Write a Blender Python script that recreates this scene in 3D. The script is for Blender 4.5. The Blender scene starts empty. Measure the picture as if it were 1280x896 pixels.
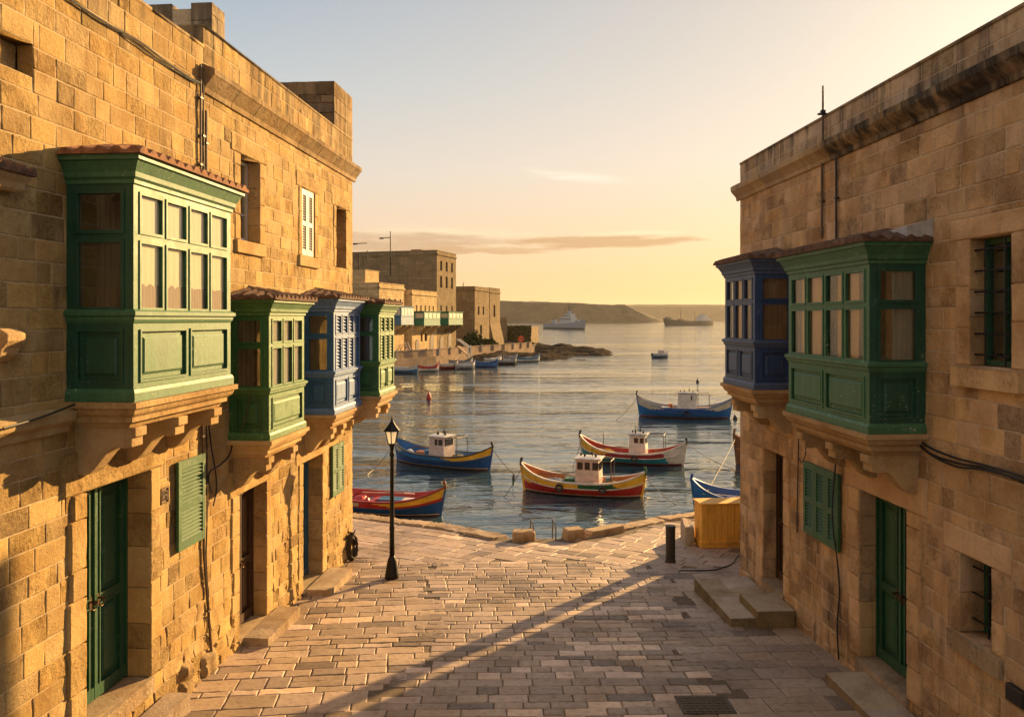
import bpy, math, random
from mathutils import Vector, noise
R = math.radians
scene = bpy.context.scene
COL = scene.collection

# ------------------------------------------------------------------ camera
WATER = 0.0
EYE = 6.2
FOC = 1000.0                       # focal length in pixels of the 1280 wide photograph
cam_d = bpy.data.cameras.new('camera')
cam = bpy.data.objects.new('camera', cam_d)
COL.objects.link(cam)
cam.location = (0, 0, EYE)
cam.rotation_euler = (R(90), 0, 0)
cam_d.sensor_width = 36.0
cam_d.lens = 36.0 * FOC / 1280.0
cam_d.shift_y = -49.0 / 1280.0
cam_d.clip_start = 0.1
cam_d.clip_end = 30000
scene.camera = cam

# ------------------------------------------------------------------ exposure, engine
scene.view_settings.view_transform = 'Standard'
scene.view_settings.look = 'None'
scene.view_settings.gamma = 1.0
scene.view_settings.exposure = 1.35
scene.view_settings.use_curve_mapping = False
scene.render.engine = 'CYCLES'
cy = scene.cycles
cy.use_denoising = True
cy.max_bounces = 8
cy.diffuse_bounces = 4
cy.glossy_bounces = 4
cy.transmission_bounces = 6
cy.transparent_max_bounces = 12
cy.volume_bounces = 0
cy.caustics_reflective = False
cy.caustics_refractive = False
cy.sample_clamp_indirect = 6.0

# ------------------------------------------------------------------ sun and sky
SUN_AZ, SUN_EL = 38.0, 15.5        # azimuth measured from +Y towards +X
sd = bpy.data.lights.new('sun', 'SUN')
sd.energy = 5.0
sd.angle = R(0.5)
sd.color = (1.0, 0.62, 0.25)
sun = bpy.data.objects.new('sun', sd)
COL.objects.link(sun)
sv = Vector((math.sin(R(SUN_AZ)) * math.cos(R(SUN_EL)), math.cos(R(SUN_AZ)) * math.cos(R(SUN_EL)), math.sin(R(SUN_EL))))
sun.rotation_euler = sv.to_track_quat('Z', 'Y').to_euler()
sun.location = (40, 50, 40)

def srgb(r, g, b):
    f = lambda c: (c / 255 / 12.92) if c / 255 <= .04045 else ((c / 255 + .055) / 1.055) ** 2.4
    return (f(r), f(g), f(b), 1)

world = bpy.data.worlds.new("World")
scene.world = world
world.use_nodes = True
wn, wl = world.node_tree.nodes, world.node_tree.links
wn.clear()
def W(t, **kw):
    n = wn.new(t)
    for k, v in kw.items():
        setattr(n, k, v)
    return n
def wmath(op, a, b=None, clamp=False):
    n = W('ShaderNodeMath', operation=op); n.use_clamp = clamp
    for i, x in enumerate((a, b)):
        if x is None: continue
        if isinstance(x, (int, float)): n.inputs[i].default_value = x
        else: wl.new(x, n.inputs[i])
    return n.outputs[0]
def wramp(x, stops, interp='LINEAR'):
    n = W('ShaderNodeValToRGB'); cr = n.color_ramp; cr.interpolation = interp
    while len(cr.elements) < len(stops): cr.elements.new(0.5)
    for e, (p, c) in zip(cr.elements, stops):
        e.position = p; e.color = c
    wl.new(x, n.inputs[0]); return n.outputs[0]
def wmix(f, a, b, mode='MIX'):
    n = W('ShaderNodeMix', data_type='RGBA', blend_type=mode)
    for s, x in ((0, f), (6, a), (7, b)):
        if isinstance(x, (int, float)): n.inputs[s].default_value = x
        elif isinstance(x, tuple): n.inputs[s].default_value = x
        else: wl.new(x, n.inputs[s])
    return n.outputs[2]
tc = W('ShaderNodeTexCoord')
sep = W('ShaderNodeSeparateXYZ'); wl.new(tc.outputs['Generated'], sep.inputs[0])
el = wmath('MULTIPLY', wmath('ARCSINE', sep.outputs[2]), 180 / math.pi)
az = wmath('MULTIPLY', wmath('ARCTAN2', sep.outputs[0], sep.outputs[1]), 180 / math.pi)
elf = wmath('DIVIDE', el, 90.0, True)
d90 = lambda x: max(0, x) / 90.0
# colours of the dusk sky by elevation: away from the sun and below it
cool = wramp(elf, [(0, srgb(237, 194, 150)), (d90(1.5), srgb(243, 200, 154)), (d90(5.5), srgb(243, 210, 178)), (d90(10), srgb(226, 216, 202)),
                   (d90(16), srgb(196, 204, 207)), (d90(22), srgb(168, 184, 199)), (d90(34), srgb(122, 148, 180)), (1, srgb(205, 205, 206))])
warm = wramp(elf, [(0, srgb(255, 206, 124)), (d90(2), srgb(255, 214, 138)), (d90(6), srgb(255, 222, 171)), (d90(11), srgb(250, 226, 201)),
                   (d90(17), srgb(234, 218, 198)), (d90(22), srgb(224, 210, 194)), (d90(34), srgb(140, 160, 186)), (1, srgb(205, 205, 206))])
azf = wmath('DIVIDE', wmath('ADD', az, 22.0), 50.0, True)
sky = wmix(azf, cool, warm)
# behind the viewer the sky is brightened to a warm fill for shaded walls
back = wmath('DIVIDE', wmath('SUBTRACT', wmath('ABSOLUTE', az), 70.0), 70.0, True)
sky = wmix(back, sky, srgb(210, 194, 178))
# clouds: a low bank and a thin streak
cx = W('ShaderNodeCombineXYZ')
wl.new(wmath('MULTIPLY', az, 0.085), cx.inputs[0]); wl.new(wmath('MULTIPLY', el, 0.62), cx.inputs[1])
def wnoise(vec, scale, detail, rough):
    n = W('ShaderNodeTexNoise'); n.inputs['Scale'].default_value = scale; n.inputs['Detail'].default_value = detail; n.inputs['Roughness'].default_value = rough
    wl.new(vec, n.inputs['Vector']); return n.outputs[0]
nz = wnoise(cx.outputs[0], 1.35, 8, .60)
cx2 = W('ShaderNodeCombineXYZ'); wl.new(wmath('MULTIPLY', az, 0.22), cx2.inputs[0]); wl.new(wmath('MULTIPLY', el, 1.9), cx2.inputs[1])
nf = wnoise(cx2.outputs[0], 1.2, 8, .62)
def bump(x, c, w):
    t = wmath('DIVIDE', wmath('SUBTRACT', x, c), w)
    return wmath('SUBTRACT', 1.0, wmath('MULTIPLY', t, t), True)
def cloud(e0, eh, a0, ah, amount, colour, thr, slope=0.0, gain=6.0):
    """one layer of stratus between two elevations and bearings, broken up by noise"""
    global sky
    ee = wmath('SUBTRACT', el, wmath('MULTIPLY', wmath('SUBTRACT', az, a0), slope))
    m = wmath('MULTIPLY', bump(ee, e0, eh), bump(az, a0, ah))
    d = wmath('ADD', wmath('MULTIPLY', m, .50), wmath('ADD', wmath('MULTIPLY', nz, .60), wmath('MULTIPLY', nf, .62)))
    f = wmath('MULTIPLY', wmath('MULTIPLY', wmath('SUBTRACT', d, thr, True), gain, True), wmath('MULTIPLY', m, 2.6, True))
    sky = wmix(wmath('MULTIPLY', f, amount), sky, colour)
cloud(6.15, .75, -5.0, 11.0, .55, srgb(255, 233, 190), .90, 0.0, 5.0)      # lit upper edge
cloud(5.35, 1.15, -9.5, 13.0, .80, srgb(206, 168, 130), .82, 0.0, 4.5)     # broad left bank
cloud(5.50, .62, 6.5, 9.0, .85, srgb(208, 164, 116), .82, .012, 6.0)       # long right bar
cloud(4.95, .45, -1.5, 8.5, .75, srgb(212, 168, 120), .86, .0, 6.0)        # thin lower bar
cloud(6.05, .30, 8.5, 7.5, .55, srgb(255, 236, 190), .90, .004, 5.0)       # bright rim of the right bar
cloud(10.05, .55, 4.6, 5.4, .85, srgb(255, 243, 220), .84, -.105, 2.6)     # wisp overhead
ns = W('ShaderNodeTexSky', sky_type='NISHITA')
ns.sun_disc = False
ns.sun_elevation = R(SUN_EL)
ns.sun_rotation = R(SUN_AZ)
ns.dust_density = 3.0
bg1 = W('ShaderNodeBackground'); wl.new(sky, bg1.inputs[0]); bg1.inputs[1].default_value = 0.385
bg2 = W('ShaderNodeBackground'); wl.new(ns.outputs[0], bg2.inputs[0]); bg2.inputs[1].default_value = 0.003
addn = W('ShaderNodeAddShader'); wl.new(bg1.outputs[0], addn.inputs[0]); wl.new(bg2.outputs[0], addn.inputs[1])
wo = W('ShaderNodeOutputWorld'); wl.new(addn.outputs[0], wo.inputs[0])

# ------------------------------------------------------------------ materials
class NT:
    """small helper round a material's node tree"""
    def __init__(s, name):
        s.m = bpy.data.materials.new(name); s.m.use_nodes = True
        s.t = s.m.node_tree; s.n = s.t.nodes; s.l = s.t.links
        s.b = s.n['Principled BSDF']; s.out = s.n['Material Output']
    def put(s, sock, x):
        if hasattr(x, 'links') or isinstance(x, bpy.types.NodeSocket): s.l.new(x, sock)
        else: sock.default_value = x
    def node(s, t, **kw):
        n = s.n.new(t)
        for k, v in kw.items(): setattr(n, k, v)
        return n
    def coord(s, scale=(1, 1, 1), which='Object'):
        t = s.node('ShaderNodeTexCoord'); mp = s.node('ShaderNodeMapping')
        s.l.new(t.outputs[which], mp.inputs[0]); mp.inputs['Scale'].default_value = scale
        return mp.outputs[0]
    def noise(s, v, scale, detail=5, rough=.55, dist=0):
        n = s.node('ShaderNodeTexNoise'); s.l.new(v, n.inputs['Vector'])
        n.inputs['Scale'].default_value = scale; n.inputs['Detail'].default_value = detail
        n.inputs['Roughness'].default_value = rough; n.inputs['Distortion'].default_value = dist
        return n.outputs[0]
    def vor(s, v, scale, feature='F1'):
        n = s.node('ShaderNodeTexVoronoi', feature=feature); s.l.new(v, n.inputs['Vector']); n.inputs['Scale'].default_value = scale
        return n.outputs[0]
    def math(s, op, a, b=None, clamp=False):
        n = s.node('ShaderNodeMath', operation=op); n.use_clamp = clamp
        s.put(n.inputs[0], a)
        if b is not None: s.put(n.inputs[1], b)
        return n.outputs[0]
    def mapr(s, x, a, b, c=0., d=1.):
        n = s.node('ShaderNodeMapRange'); s.put(n.inputs[0], x)
        for i, v in enumerate((a, b, c, d)): n.inputs[i + 1].default_value = v
        return n.outputs[0]
    def mix(s, f, a, b, mode='MIX'):
        n = s.node('ShaderNodeMix', data_type='RGBA', blend_type=mode)
        for i, x in ((0, f), (6, a), (7, b)):
            if isinstance(x, tuple) and len(x) == 3: x = (*x, 1)
            s.put(n.inputs[i], x)
        return n.outputs[2]
    def attr(s, name='Col', out='Color'):
        n = s.node('ShaderNodeAttribute', attribute_name=name); return n.outputs[out]
    def bump(s, h, strength=.5, dist=.01, prev=None):
        n = s.node('ShaderNodeBump'); s.l.new(h, n.inputs['Height'])
        n.inputs['Strength'].default_value = strength; n.inputs['Distance'].default_value = dist
        if prev is not None: s.l.new(prev, n.inputs['Normal'])
        return n.outputs[0]
    def sepz(s):
        t = s.node('ShaderNodeNewGeometry'); p = s.node('ShaderNodeSeparateXYZ'); s.l.new(t.outputs['Position'], p.inputs[0])
        return p.outputs
    def col(s, c): s.put(s.b.inputs['Base Color'], (*c, 1) if isinstance(c, tuple) and len(c) == 3 else c)
    def rough(s, r): s.put(s.b.inputs['Roughness'], r)
    def norm(s, x): s.l.new(x, s.b.inputs['Normal'])

def stone_mat(name, tint=(1, 1, 1), stain=None, bump=1.0, moss=0.0):
    """limestone: block colour from the mesh, mottling, pits, streaked black crust near the roof line (z range)"""
    k = NT(name); v = k.coord()
    base = k.mix(1.0, k.attr(), tint, 'MULTIPLY')
    n1 = k.noise(v, 1.9, 6, .62); n2 = k.noise(v, 24, 8, .72); n3 = k.noise(v, 110, 4, .65)
    where = k.math('MULTIPLY', k.mapr(k.attr(out='Alpha'), .35, .95), k.mapr(k.noise(v, 3.2, 3, .5), .36, .56))                    # some stones are pitted, some smooth
    holes = k.mapr(k.vor(k.coord((1, 1, 1.5)), 34), .0, .24, 1, 0)
    big = k.mapr(k.vor(k.coord((1.2, 1.2, 1)), 15), .0, .20, 1, 0)
    pit = k.math('MULTIPLY', k.math('MAXIMUM', k.math('MULTIPLY', holes, k.mapr(n2, .40, .55)), k.math('MULTIPLY', big, k.mapr(n2, .48, .6))), k.math('ADD', k.math('MULTIPLY', where, .85), .18))
    base = k.mix(k.mapr(n1, .42, .66, 0, .75), base, k.mix(1.0, base, (.66, .55, .42), 'MULTIPLY'))
    base = k.mix(k.mapr(n1, .25, .42, .35, 0), base, k.mix(1.0, base, (1.18, 1.16, 1.10), 'MULTIPLY'))
    base = k.mix(k.math('MULTIPLY', k.mapr(n2, .46, .66, 0, .8), k.math('ADD', k.math('MULTIPLY', where, .7), .3)), base, k.mix(1.0, base, (.56, .46, .36), 'MULTIPLY'))
    base = k.mix(k.math('MULTIPLY', pit, .8), base, k.mix(1.0, base, (.42, .34, .27), 'MULTIPLY'))
    sm = k.math('MULTIPLY', k.mapr(k.noise(k.coord((3.2, 3.2, .38)), 1.0, 7, .66), .50, .68), k.mapr(k.noise(v, .8, 4, .55), .42, .60))
    base = k.mix(k.math('MULTIPLY', sm, .55), base, k.mix(1.0, base, (.48, .42, .36), 'MULTIPLY'))        # rain-washed dirt runs
    if stain:
        z = k.sepz()[2]
        vs = k.coord((5.5, 5.5, .45))
        s1 = k.noise(vs, 1.0, 6, .62); s2 = k.noise(v, 1.1, 4, .6)
        for (za, zb, zc, zd, amt, thr) in stain:
            zone = k.math('MULTIPLY', k.mapr(z, za, zb), k.mapr(z, zc, zd, 1, 0))
            m = k.mapr(k.math('ADD', k.math('MULTIPLY', s1, .7), k.math('MULTIPLY', s2, .45)), thr, thr + .14)
            base = k.mix(k.math('MULTIPLY', k.math('MULTIPLY', zone, m), amt), base, (.045, .038, .03))
    if moss:
        z = k.sepz()[2]
        m = k.mapr(k.noise(v, 3.1, 6, .7), .52, .68)
        base = k.mix(k.math('MULTIPLY', m, moss), base, (.06, .055, .03))
    k.col(base); k.rough(.92)
    k.b.inputs['Specular IOR Level'].default_value = .25
    h = k.math('SUBTRACT', k.math('ADD', k.math('MULTIPLY', k.math('MULTIPLY', n2, 1.3), k.math('ADD', where, .35)), k.math('MULTIPLY', n3, .22)), k.math('MULTIPLY', pit, .9))
    k.norm(k.bump(h, 1.0 * bump, .042))
    return k.m

def paint_mat(name, c, worn=.25, wornc=(.55, .55, .42), rough=.42, spec=.5):
    """oil paint on boards: brush and grain bump, chips and faded patches"""
    k = NT(name); v = k.coord()
    g = k.noise(k.coord((6, 6, 1.4)), 6, 5, .6); n = k.noise(v, 5, 6, .6); f = k.noise(k.coord((1, 1, 1.6)), 24, 6, .7)
    st = k.noise(k.coord((14, 14, .5)), 1.0, 6, .65); big = k.noise(v, 1.7, 5, .6)
    base = k.mix(k.mapr(n, .3, .7, 0, .6), tuple(c), tuple(min(1, x * 1.6 + .003) for x in c))
    base = k.mix(k.mapr(st, .48, .72, 0, .55), base, tuple(min(1, x * 2.0 + .008) for x in c))       # chalky runs
    base = k.mix(k.mapr(g, .58, .8, 0, .7), base, tuple(x * .5 for x in c))
    chips = k.math('MULTIPLY', k.mapr(f, .60, .64), k.math('MULTIPLY', k.mapr(n, .44, .56), k.mapr(big, .44, .60)))
    base = k.mix(k.math('MULTIPLY', chips, worn * 3.2, True), base, wornc)
    k.col(base); k.put(k.b.inputs['Roughness'], k.mapr(n, .2, .8, rough - .08, rough + .16))
    k.b.inputs['Specular IOR Level'].default_value = spec
    k.b.inputs['Sheen Weight'].default_value = .10; k.b.inputs['Sheen Roughness'].default_value = .45; k.b.inputs['Sheen Tint'].default_value = (.9, .9, .75, 1)
    k.norm(k.bump(k.math('SUBTRACT', k.math('ADD', g, k.math('MULTIPLY', f, .5)), k.math('MULTIPLY', chips, .8)), .35, .008))
    return k.m

def plain_mat(name, c, rough=.6, metal=0., nscale=14, var=.25, bump=.15, spec=.5):
    k = NT(name); v = k.coord(); n = k.noise(v, nscale, 5, .6)
    k.col(k.mix(k.mapr(n, .3, .75), tuple(x * (1 - var) for x in c), tuple(min(1, x * (1 + var)) for x in c)))
    k.put(k.b.inputs['Roughness'], k.mapr(n, .2, .8, max(.02, rough - .1), min(1, rough + .1)))
    k.b.inputs['Metallic'].default_value = metal
    k.b.inputs['Specular IOR Level'].default_value = spec
    k.norm(k.bump(n, bump, .01))
    return k.m

def wood_mat(name, c, dark, rough=.6):
    k = NT(name); g = k.noise(k.coord((9, 9, .8)), 3.2, 6, .62, .6); n = k.noise(k.coord(), 2.2, 5, .6)
    base = k.mix(k.mapr(g, .52, .80), c, dark)
    base = k.mix(k.mapr(n, .5, .75, 0, .5), base, tuple(x * .55 for x in dark))
    k.col(base); k.rough(rough); k.norm(k.bump(g, .35, .008))
    return k.m

def glass_mat(name, tint=(.85, .9, .88), refl=.16, rough=.02, fres=.9):
    k = NT(name); k.n.remove(k.b)
    tr = k.node('ShaderNodeBsdfTransparent'); tr.inputs[0].default_value = (*tint, 1)
    gl = k.node('ShaderNodeBsdfGlossy'); gl.inputs['Roughness'].default_value = rough
    v = k.coord(); nb = k.bump(k.noise(v, 5, 3, .5), .05, .02)
    k.l.new(nb, gl.inputs['Normal'])
    lw = k.node('ShaderNodeLayerWeight'); lw.inputs[0].default_value = .5
    f = k.math('ADD', k.math('MULTIPLY', k.math('POWER', lw.outputs['Facing'], 3.0), fres), refl, True)
    mx = k.node('ShaderNodeMixShader'); k.l.new(f, mx.inputs[0]); k.l.new(tr.outputs[0], mx.inputs[1]); k.l.new(gl.outputs[0], mx.inputs[2])
    k.l.new(mx.outputs[0], k.out.inputs[0])
    return k.m

def cloth_mat(name, c, trans=.35):
    k = NT(name); v = k.coord((1, 1, .35)); n = k.noise(v, 22, 4, .6)
    k.n.remove(k.b)
    cc = k.mix(n, tuple(x * .8 for x in c), c)
    a = k.node('ShaderNodeBsdfDiffuse'); b = k.node('ShaderNodeBsdfTranslucent')
    k.l.new(cc, a.inputs[0]); k.l.new(cc, b.inputs[0])
    mx = k.node('ShaderNodeMixShader'); mx.inputs[0].default_value = trans
    k.l.new(a.outputs[0], mx.inputs[1]); k.l.new(b.outputs[0], mx.inputs[2]); k.l.new(mx.outputs[0], k.out.inputs[0])
    return k.m

def water_mat():
    k = NT('harbour_water'); k.col((.026, .056, .070)); k.rough(.04)
    k.b.inputs['IOR'].default_value = 1.58
    a = k.noise(k.coord((.36, 1.05, 1)), .85, 2, .5, .8)                 # ripples a little over a metre apart
    b = k.noise(k.coord((1.2, 3.0, 1)), 1.4, 2, .5, .8)
    e = k.noise(k.coord((.075, .30, 1)), 1.0, 3, .5, .6)                 # longer swell seen further out
    c = k.noise(k.coord((.03, .11, 1)), .55, 4, .55)
    d = k.noise(k.coord((.005, .03, 1)), 1.0, 4, .6)
    amp = k.mapr(k.math('ADD', c, d), .80, 1.20, .25, 1.35)              # cat's paws and slicks
    h = k.math('ADD', k.math('ADD', k.math('MULTIPLY', a, 1.0), k.math('MULTIPLY', b, .22)), k.math('MULTIPLY', e, 2.2))
    h = k.math('MULTIPLY', h, amp)
    k.norm(k.bump(h, .62, .16))
    return k.m

M = {}
M['stone_left'] = stone_mat('golden_limestone', (1.0, .97, .90), stain=[(9.0, 9.6, 30, 31, .62, .535), (7.0, 8.4, 9.3, 9.8, .32, .62), (1.2, 1.3, 2.0, 3.0, .35, .60)])
M['stone_right'] = stone_mat('weathered_limestone', (1.06, .99, .90), stain=[(8.5, 8.75, 30, 31, .80, .575), (7.2, 8.2, 8.5, 8.8, .35, .61), (1.1, 1.2, 2.2, 3.4, .75, .58)])
M['stone_trim'] = stone_mat('dressed_limestone', (1.05, 1.02, .95), bump=.6)
M['stone_dirty'] = stone_mat('blackened_limestone', (.9, .86, .8), stain=[(7, 7.1, 30, 31, .92, .50)], bump=1.2)
M['mortar'] = plain_mat('lime_mortar', (.46, .35, .22), .95, nscale=30, var=.3, bump=.6, spec=.2)
M['mortar_pale'] = plain_mat('pale_lime_pointing', (.52, .42, .30), .95, nscale=30, var=.25, bump=.6, spec=.2)
M['dark_core'] = plain_mat('dark_interior', (.05, .04, .032), .9, spec=.1)
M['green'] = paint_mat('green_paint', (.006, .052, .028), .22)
M['green_front'] = paint_mat('lit_green_paint', (.032, .110, .050), .40, (.5, .5, .36), .5)  # lit copy of the green: sheen on the fronts put into the colour
M['green_b_front'] = paint_mat('lit_leaf_green_paint', (.042, .122, .032), .40, (.5, .5, .36), .5)  # lit copy of the leaf green, paler for the light on the fronts
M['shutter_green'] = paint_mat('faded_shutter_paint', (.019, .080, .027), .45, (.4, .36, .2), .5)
M['navy_front'] = paint_mat('lit_navy_paint', (.045, .072, .145), .2, (.3, .3, .34), .5)  # navy lightened for the front, the light on it painted into the tone
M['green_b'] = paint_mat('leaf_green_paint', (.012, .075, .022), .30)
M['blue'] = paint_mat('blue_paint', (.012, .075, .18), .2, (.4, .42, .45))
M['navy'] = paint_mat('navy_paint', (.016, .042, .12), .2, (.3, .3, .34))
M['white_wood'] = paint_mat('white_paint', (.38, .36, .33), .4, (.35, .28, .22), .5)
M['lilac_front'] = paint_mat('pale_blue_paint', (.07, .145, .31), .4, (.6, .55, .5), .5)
M['door_green'] = paint_mat('door_green_paint', (.007, .056, .024), .2, (.35, .3, .2))
M['door_blue'] = paint_mat('door_blue_paint', (.02, .09, .17), .2)
M['brown_wood'] = wood_mat('dark_brown_wood', (.07, .035, .018), (.03, .015, .008), .5)
M['sun_wood'] = wood_mat('curtain_wood', (.20, .10, .05), (.10, .05, .025), .6)
M['tile'] = plain_mat('clay_roof_tile', (.26, .125, .065), .85, nscale=9, var=.55, bump=.6, spec=.2)
M['tile_dark'] = plain_mat('weathered_roof_tile', (.13, .075, .05), .88, nscale=9, var=.55, bump=.6, spec=.2)
M['glass'] = glass_mat('window_glass')
M['glass_bright'] = glass_mat('old_window_glass', (.95, .95, .92), .06, .08, .25)
M['curtain'] = cloth_mat('sky_reflection_curtain', (.92, .86, .72), .08)  # cream backing that stands for bright sky mirrored in the big balcony's panes
M['reflection_curtain'] = cloth_mat('golden_reflection_curtain', (.85, .52, .20), .3)  # gold reflected in the right-hand panes, painted into the curtain colour
M['glass_side'] = glass_mat('shaded_window_glass', (.94, .94, .92), .04, .03, .28)
M['lace'] = cloth_mat('mauve_lace', (.46, .36, .34), .1)
M['net_curtain'] = cloth_mat('white_curtain', (.70, .64, .56))
M['iron'] = plain_mat('black_iron', (.018, .017, .016), .45, .6, 20, .3, .2)
M['rubber'] = plain_mat('black_cable_rubber', (.014, .013, .012), .55, 0, 20, .2, .1)
M['pipe'] = plain_mat('brown_conduit', (.10, .062, .035), .55, 0, 12, .4, .2)
M['brass'] = plain_mat('worn_brass', (.10, .06, .03), .5, .8, 30, .3, .2)
M['terminal'] = plain_mat('dull_black_plastic', (.012, .012, .013), .5)
# ------------------------------------------------------------------ mesh helpers
class Fr:
    """a wall frame: s along the wall, z up, n out of the wall"""
    def __init__(s, o, a, n): s.o, s.a, s.n = Vector(o), Vector(a).normalized(), Vector(n).normalized()
    def pt(s, x, z, n=0.0):
        p = s.o + s.a * x + s.n * n
        return Vector((p.x, p.y, p.z + z))
    def near(s, s0): return Fr(s.pt(s0, 0, 0), s.n, -s.a)            # side face at s0 looking towards -s ; its x is n
    def far(s, s1, p): return Fr(s.pt(s1, 0, p), -s.n, s.a)          # side face at s1 looking towards +s ; its x is p-n
WORLD = Fr((0, 0, 0), (1, 0, 0), (0, -1, 0))

class MB:
    def __init__(s): s.v, s.f, s.m, s.c = [], [], [], []
    def quad(s, pts, m=0, c=None):
        i = len(s.v); s.v.extend([tuple(p) for p in pts]); s.f.append(tuple(range(i, i + len(pts)))); s.m.append(m); s.c.append(c)
    def idx(s, p): s.v.append(tuple(p)); return len(s.v) - 1
    def face(s, ids, m=0, c=None): s.f.append(tuple(ids)); s.m.append(m); s.c.append(c)
    def box(s, fr, s0, s1, z0, z1, n0, n1, m=0, c=None):
        P = [fr.pt(x, z, n) for n in (n0, n1) for z in (z0, z1) for x in (s0, s1)]
        i = len(s.v); s.v.extend([tuple(p) for p in P])
        for q in ((0, 2, 3, 1), (4, 5, 7, 6), (0, 1, 5, 4), (2, 6, 7, 3), (0, 4, 6, 2), (1, 3, 7, 5)):
            s.f.append(tuple(i + k for k in q)); s.m.append(m); s.c.append(c)
    def cbox(s, c, size, rot=0, m=0, col=None):
        fr = Fr(c, (math.cos(rot), math.sin(rot), 0), (math.sin(rot), -math.cos(rot), 0))
        s.box(fr, -size[0] / 2, size[0] / 2, -size[2] / 2, size[2] / 2, -size[1] / 2, size[1] / 2, m, col)
    def loops(s, rings, m=0, c=None, closed=True, cap0=False, cap1=False):
        ids = [[s.idx(p) for p in r] for r in rings]
        for a, b in zip(ids, ids[1:]):
            n = len(a)
            for k in range(n if closed else n - 1):
                s.face((a[k], a[(k + 1) % n], b[(k + 1) % n], b[k]), m, c)
        if cap0: s.face(ids[0][::-1], m, c)
        if cap1: s.face(ids[-1], m, c)
    def tube(s, pts, r, sides=8, m=0, c=None, caps=True):
        pts = [Vector(p) for p in pts]; rings = []
        rr = r if isinstance(r, (list, tuple)) else [r] * len(pts)
        for i, p in enumerate(pts):
            d = (pts[min(i + 1, len(pts) - 1)] - pts[max(i - 1, 0)]).normalized()
            u = d.cross(Vector((0, 0, 1)))
            if u.length < .05: u = d.cross(Vector((1, 0, 0)))
            u.normalize(); w = u.cross(d)
            rings.append([p + (u * math.cos(t) + w * math.sin(t)) * rr[i] for t in [2 * math.pi * k / sides for k in range(sides)]])
        s.loops(rings, m, c, True, caps, caps)
    def lathe(s, base, prof, sides=16, m=0, c=None):
        b = Vector(base)
        s.loops([[b + Vector((r * math.cos(t), r * math.sin(t), z)) for t in [2 * math.pi * k / sides for k in range(sides)]] for r, z in prof], m, c, True, True, True)
    def around(s, fr, s0, s1, p, prof, m=0, c=None, cap0=True, cap1=True):
        """moulding profile [(out, z)] run round the near side, front and far side of a box that stands out p from the wall"""
        rings = [[fr.pt(s0 - e, z, 0), fr.pt(s0 - e, z, p + e), fr.pt(s1 + e, z, p + e), fr.pt(s1 + e, z, 0)] for e, z in prof]
        s.loops(rings, m, c, False)
        if cap0: s.quad(rings[0], m, c)
        if cap1: s.quad(rings[-1], m, c)
    def run(s, fr, s0, s1, prof, m=0, c=None):
        """profile [(n, z)] run straight along the wall with closed ends"""
        rings = [[fr.pt(x, z, n) for n, z in prof] for x in (s0, s1)]
        s.loops(rings, m, c, True, True, True)
    def build(s, name, mats, parent=None, smooth=False, bevel=0.0, recalc=False, org=None):
        me = bpy.data.meshes.new(name)
        loc = Vector(org) if org is not None else (parent_loc(parent) if parent else Vector((0, 0, 0)))
        me.from_pydata([(a - loc.x, b - loc.y, z - loc.z) for a, b, z in s.v], [], s.f)
        for mt in (mats if isinstance(mats, (list, tuple)) else [mats]): me.materials.append(M[mt] if isinstance(mt, str) else mt)
        me.polygons.foreach_set('material_index', s.m)
        if any(x is not None for x in s.c):
            at = me.color_attributes.new('Col', 'FLOAT_COLOR', 'CORNER')
            data = []
            for f, c in zip(s.f, s.c):
                c = c or (.45, .34, .2); data.extend((c[0], c[1], c[2], c[3] if len(c) > 3 else .55) * len(f))
            at.data.foreach_set('color', data)
        if smooth: me.polygons.foreach_set('use_smooth', [True] * len(s.f))
        me.update()
        o = bpy.data.objects.new(name, me); COL.objects.link(o)
        if parent: o.parent = parent
        elif org is not None: o.location = org
        if bevel:
            b = o.modifiers.new('bevel', 'BEVEL'); b.width = bevel; b.segments = 2; b.limit_method = 'ANGLE'; b.angle_limit = R(40)
        return o

ROOTLOC = {}
def parent_loc(p):
    while p.parent: p = p.parent
    return ROOTLOC.get(p.name, Vector((0, 0, 0)))
def thing(name, label, cat, loc, rot=0, group=None, local=False):
    o = bpy.data.objects.new(name, None); o.empty_display_size = .3; COL.objects.link(o)
    o.location = loc; o.rotation_euler = (0, 0, rot)
    o['label'] = label; o['category'] = cat
    if group: o['group'] = group
    ROOTLOC[o.name] = Vector((0, 0, 0)) if local else Vector(loc)   # local: parts are modelled about the thing's own origin
    return o
def tag(o, label, cat, group=None, kind=None):
    o['label'] = label; o['category'] = cat
    if group: o['group'] = group
    if kind: o['kind'] = kind
    return o
def structure(o, kind='structure'):
    o['kind'] = kind; return o

def subtract(rects, h):
    out = []
    for a, b, c, d in rects:
        if h[0] >= b or h[1] <= a or h[2] >= d or h[3] <= c: out.append((a, b, c, d)); continue
        if h[0] > a: out.append((a, h[0], c, d))
        if h[1] < b: out.append((h[1], b, c, d))
        x0, x1 = max(a, h[0]), min(b, h[1])
        if h[2] > c: out.append((x0, x1, c, h[2]))
        if h[3] < d: out.append((x0, x1, h[3], d))
    return out
def carve(rect, holes):
    r = [rect]
    for h in holes: r = subtract(r, h)
    return r

def fbm(p, oct=3):
    v, a = 0, 1.0
    for _ in range(oct):
        v += a * noise.noise(p); p = p * 2.1; a *= .5
    return v

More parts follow.
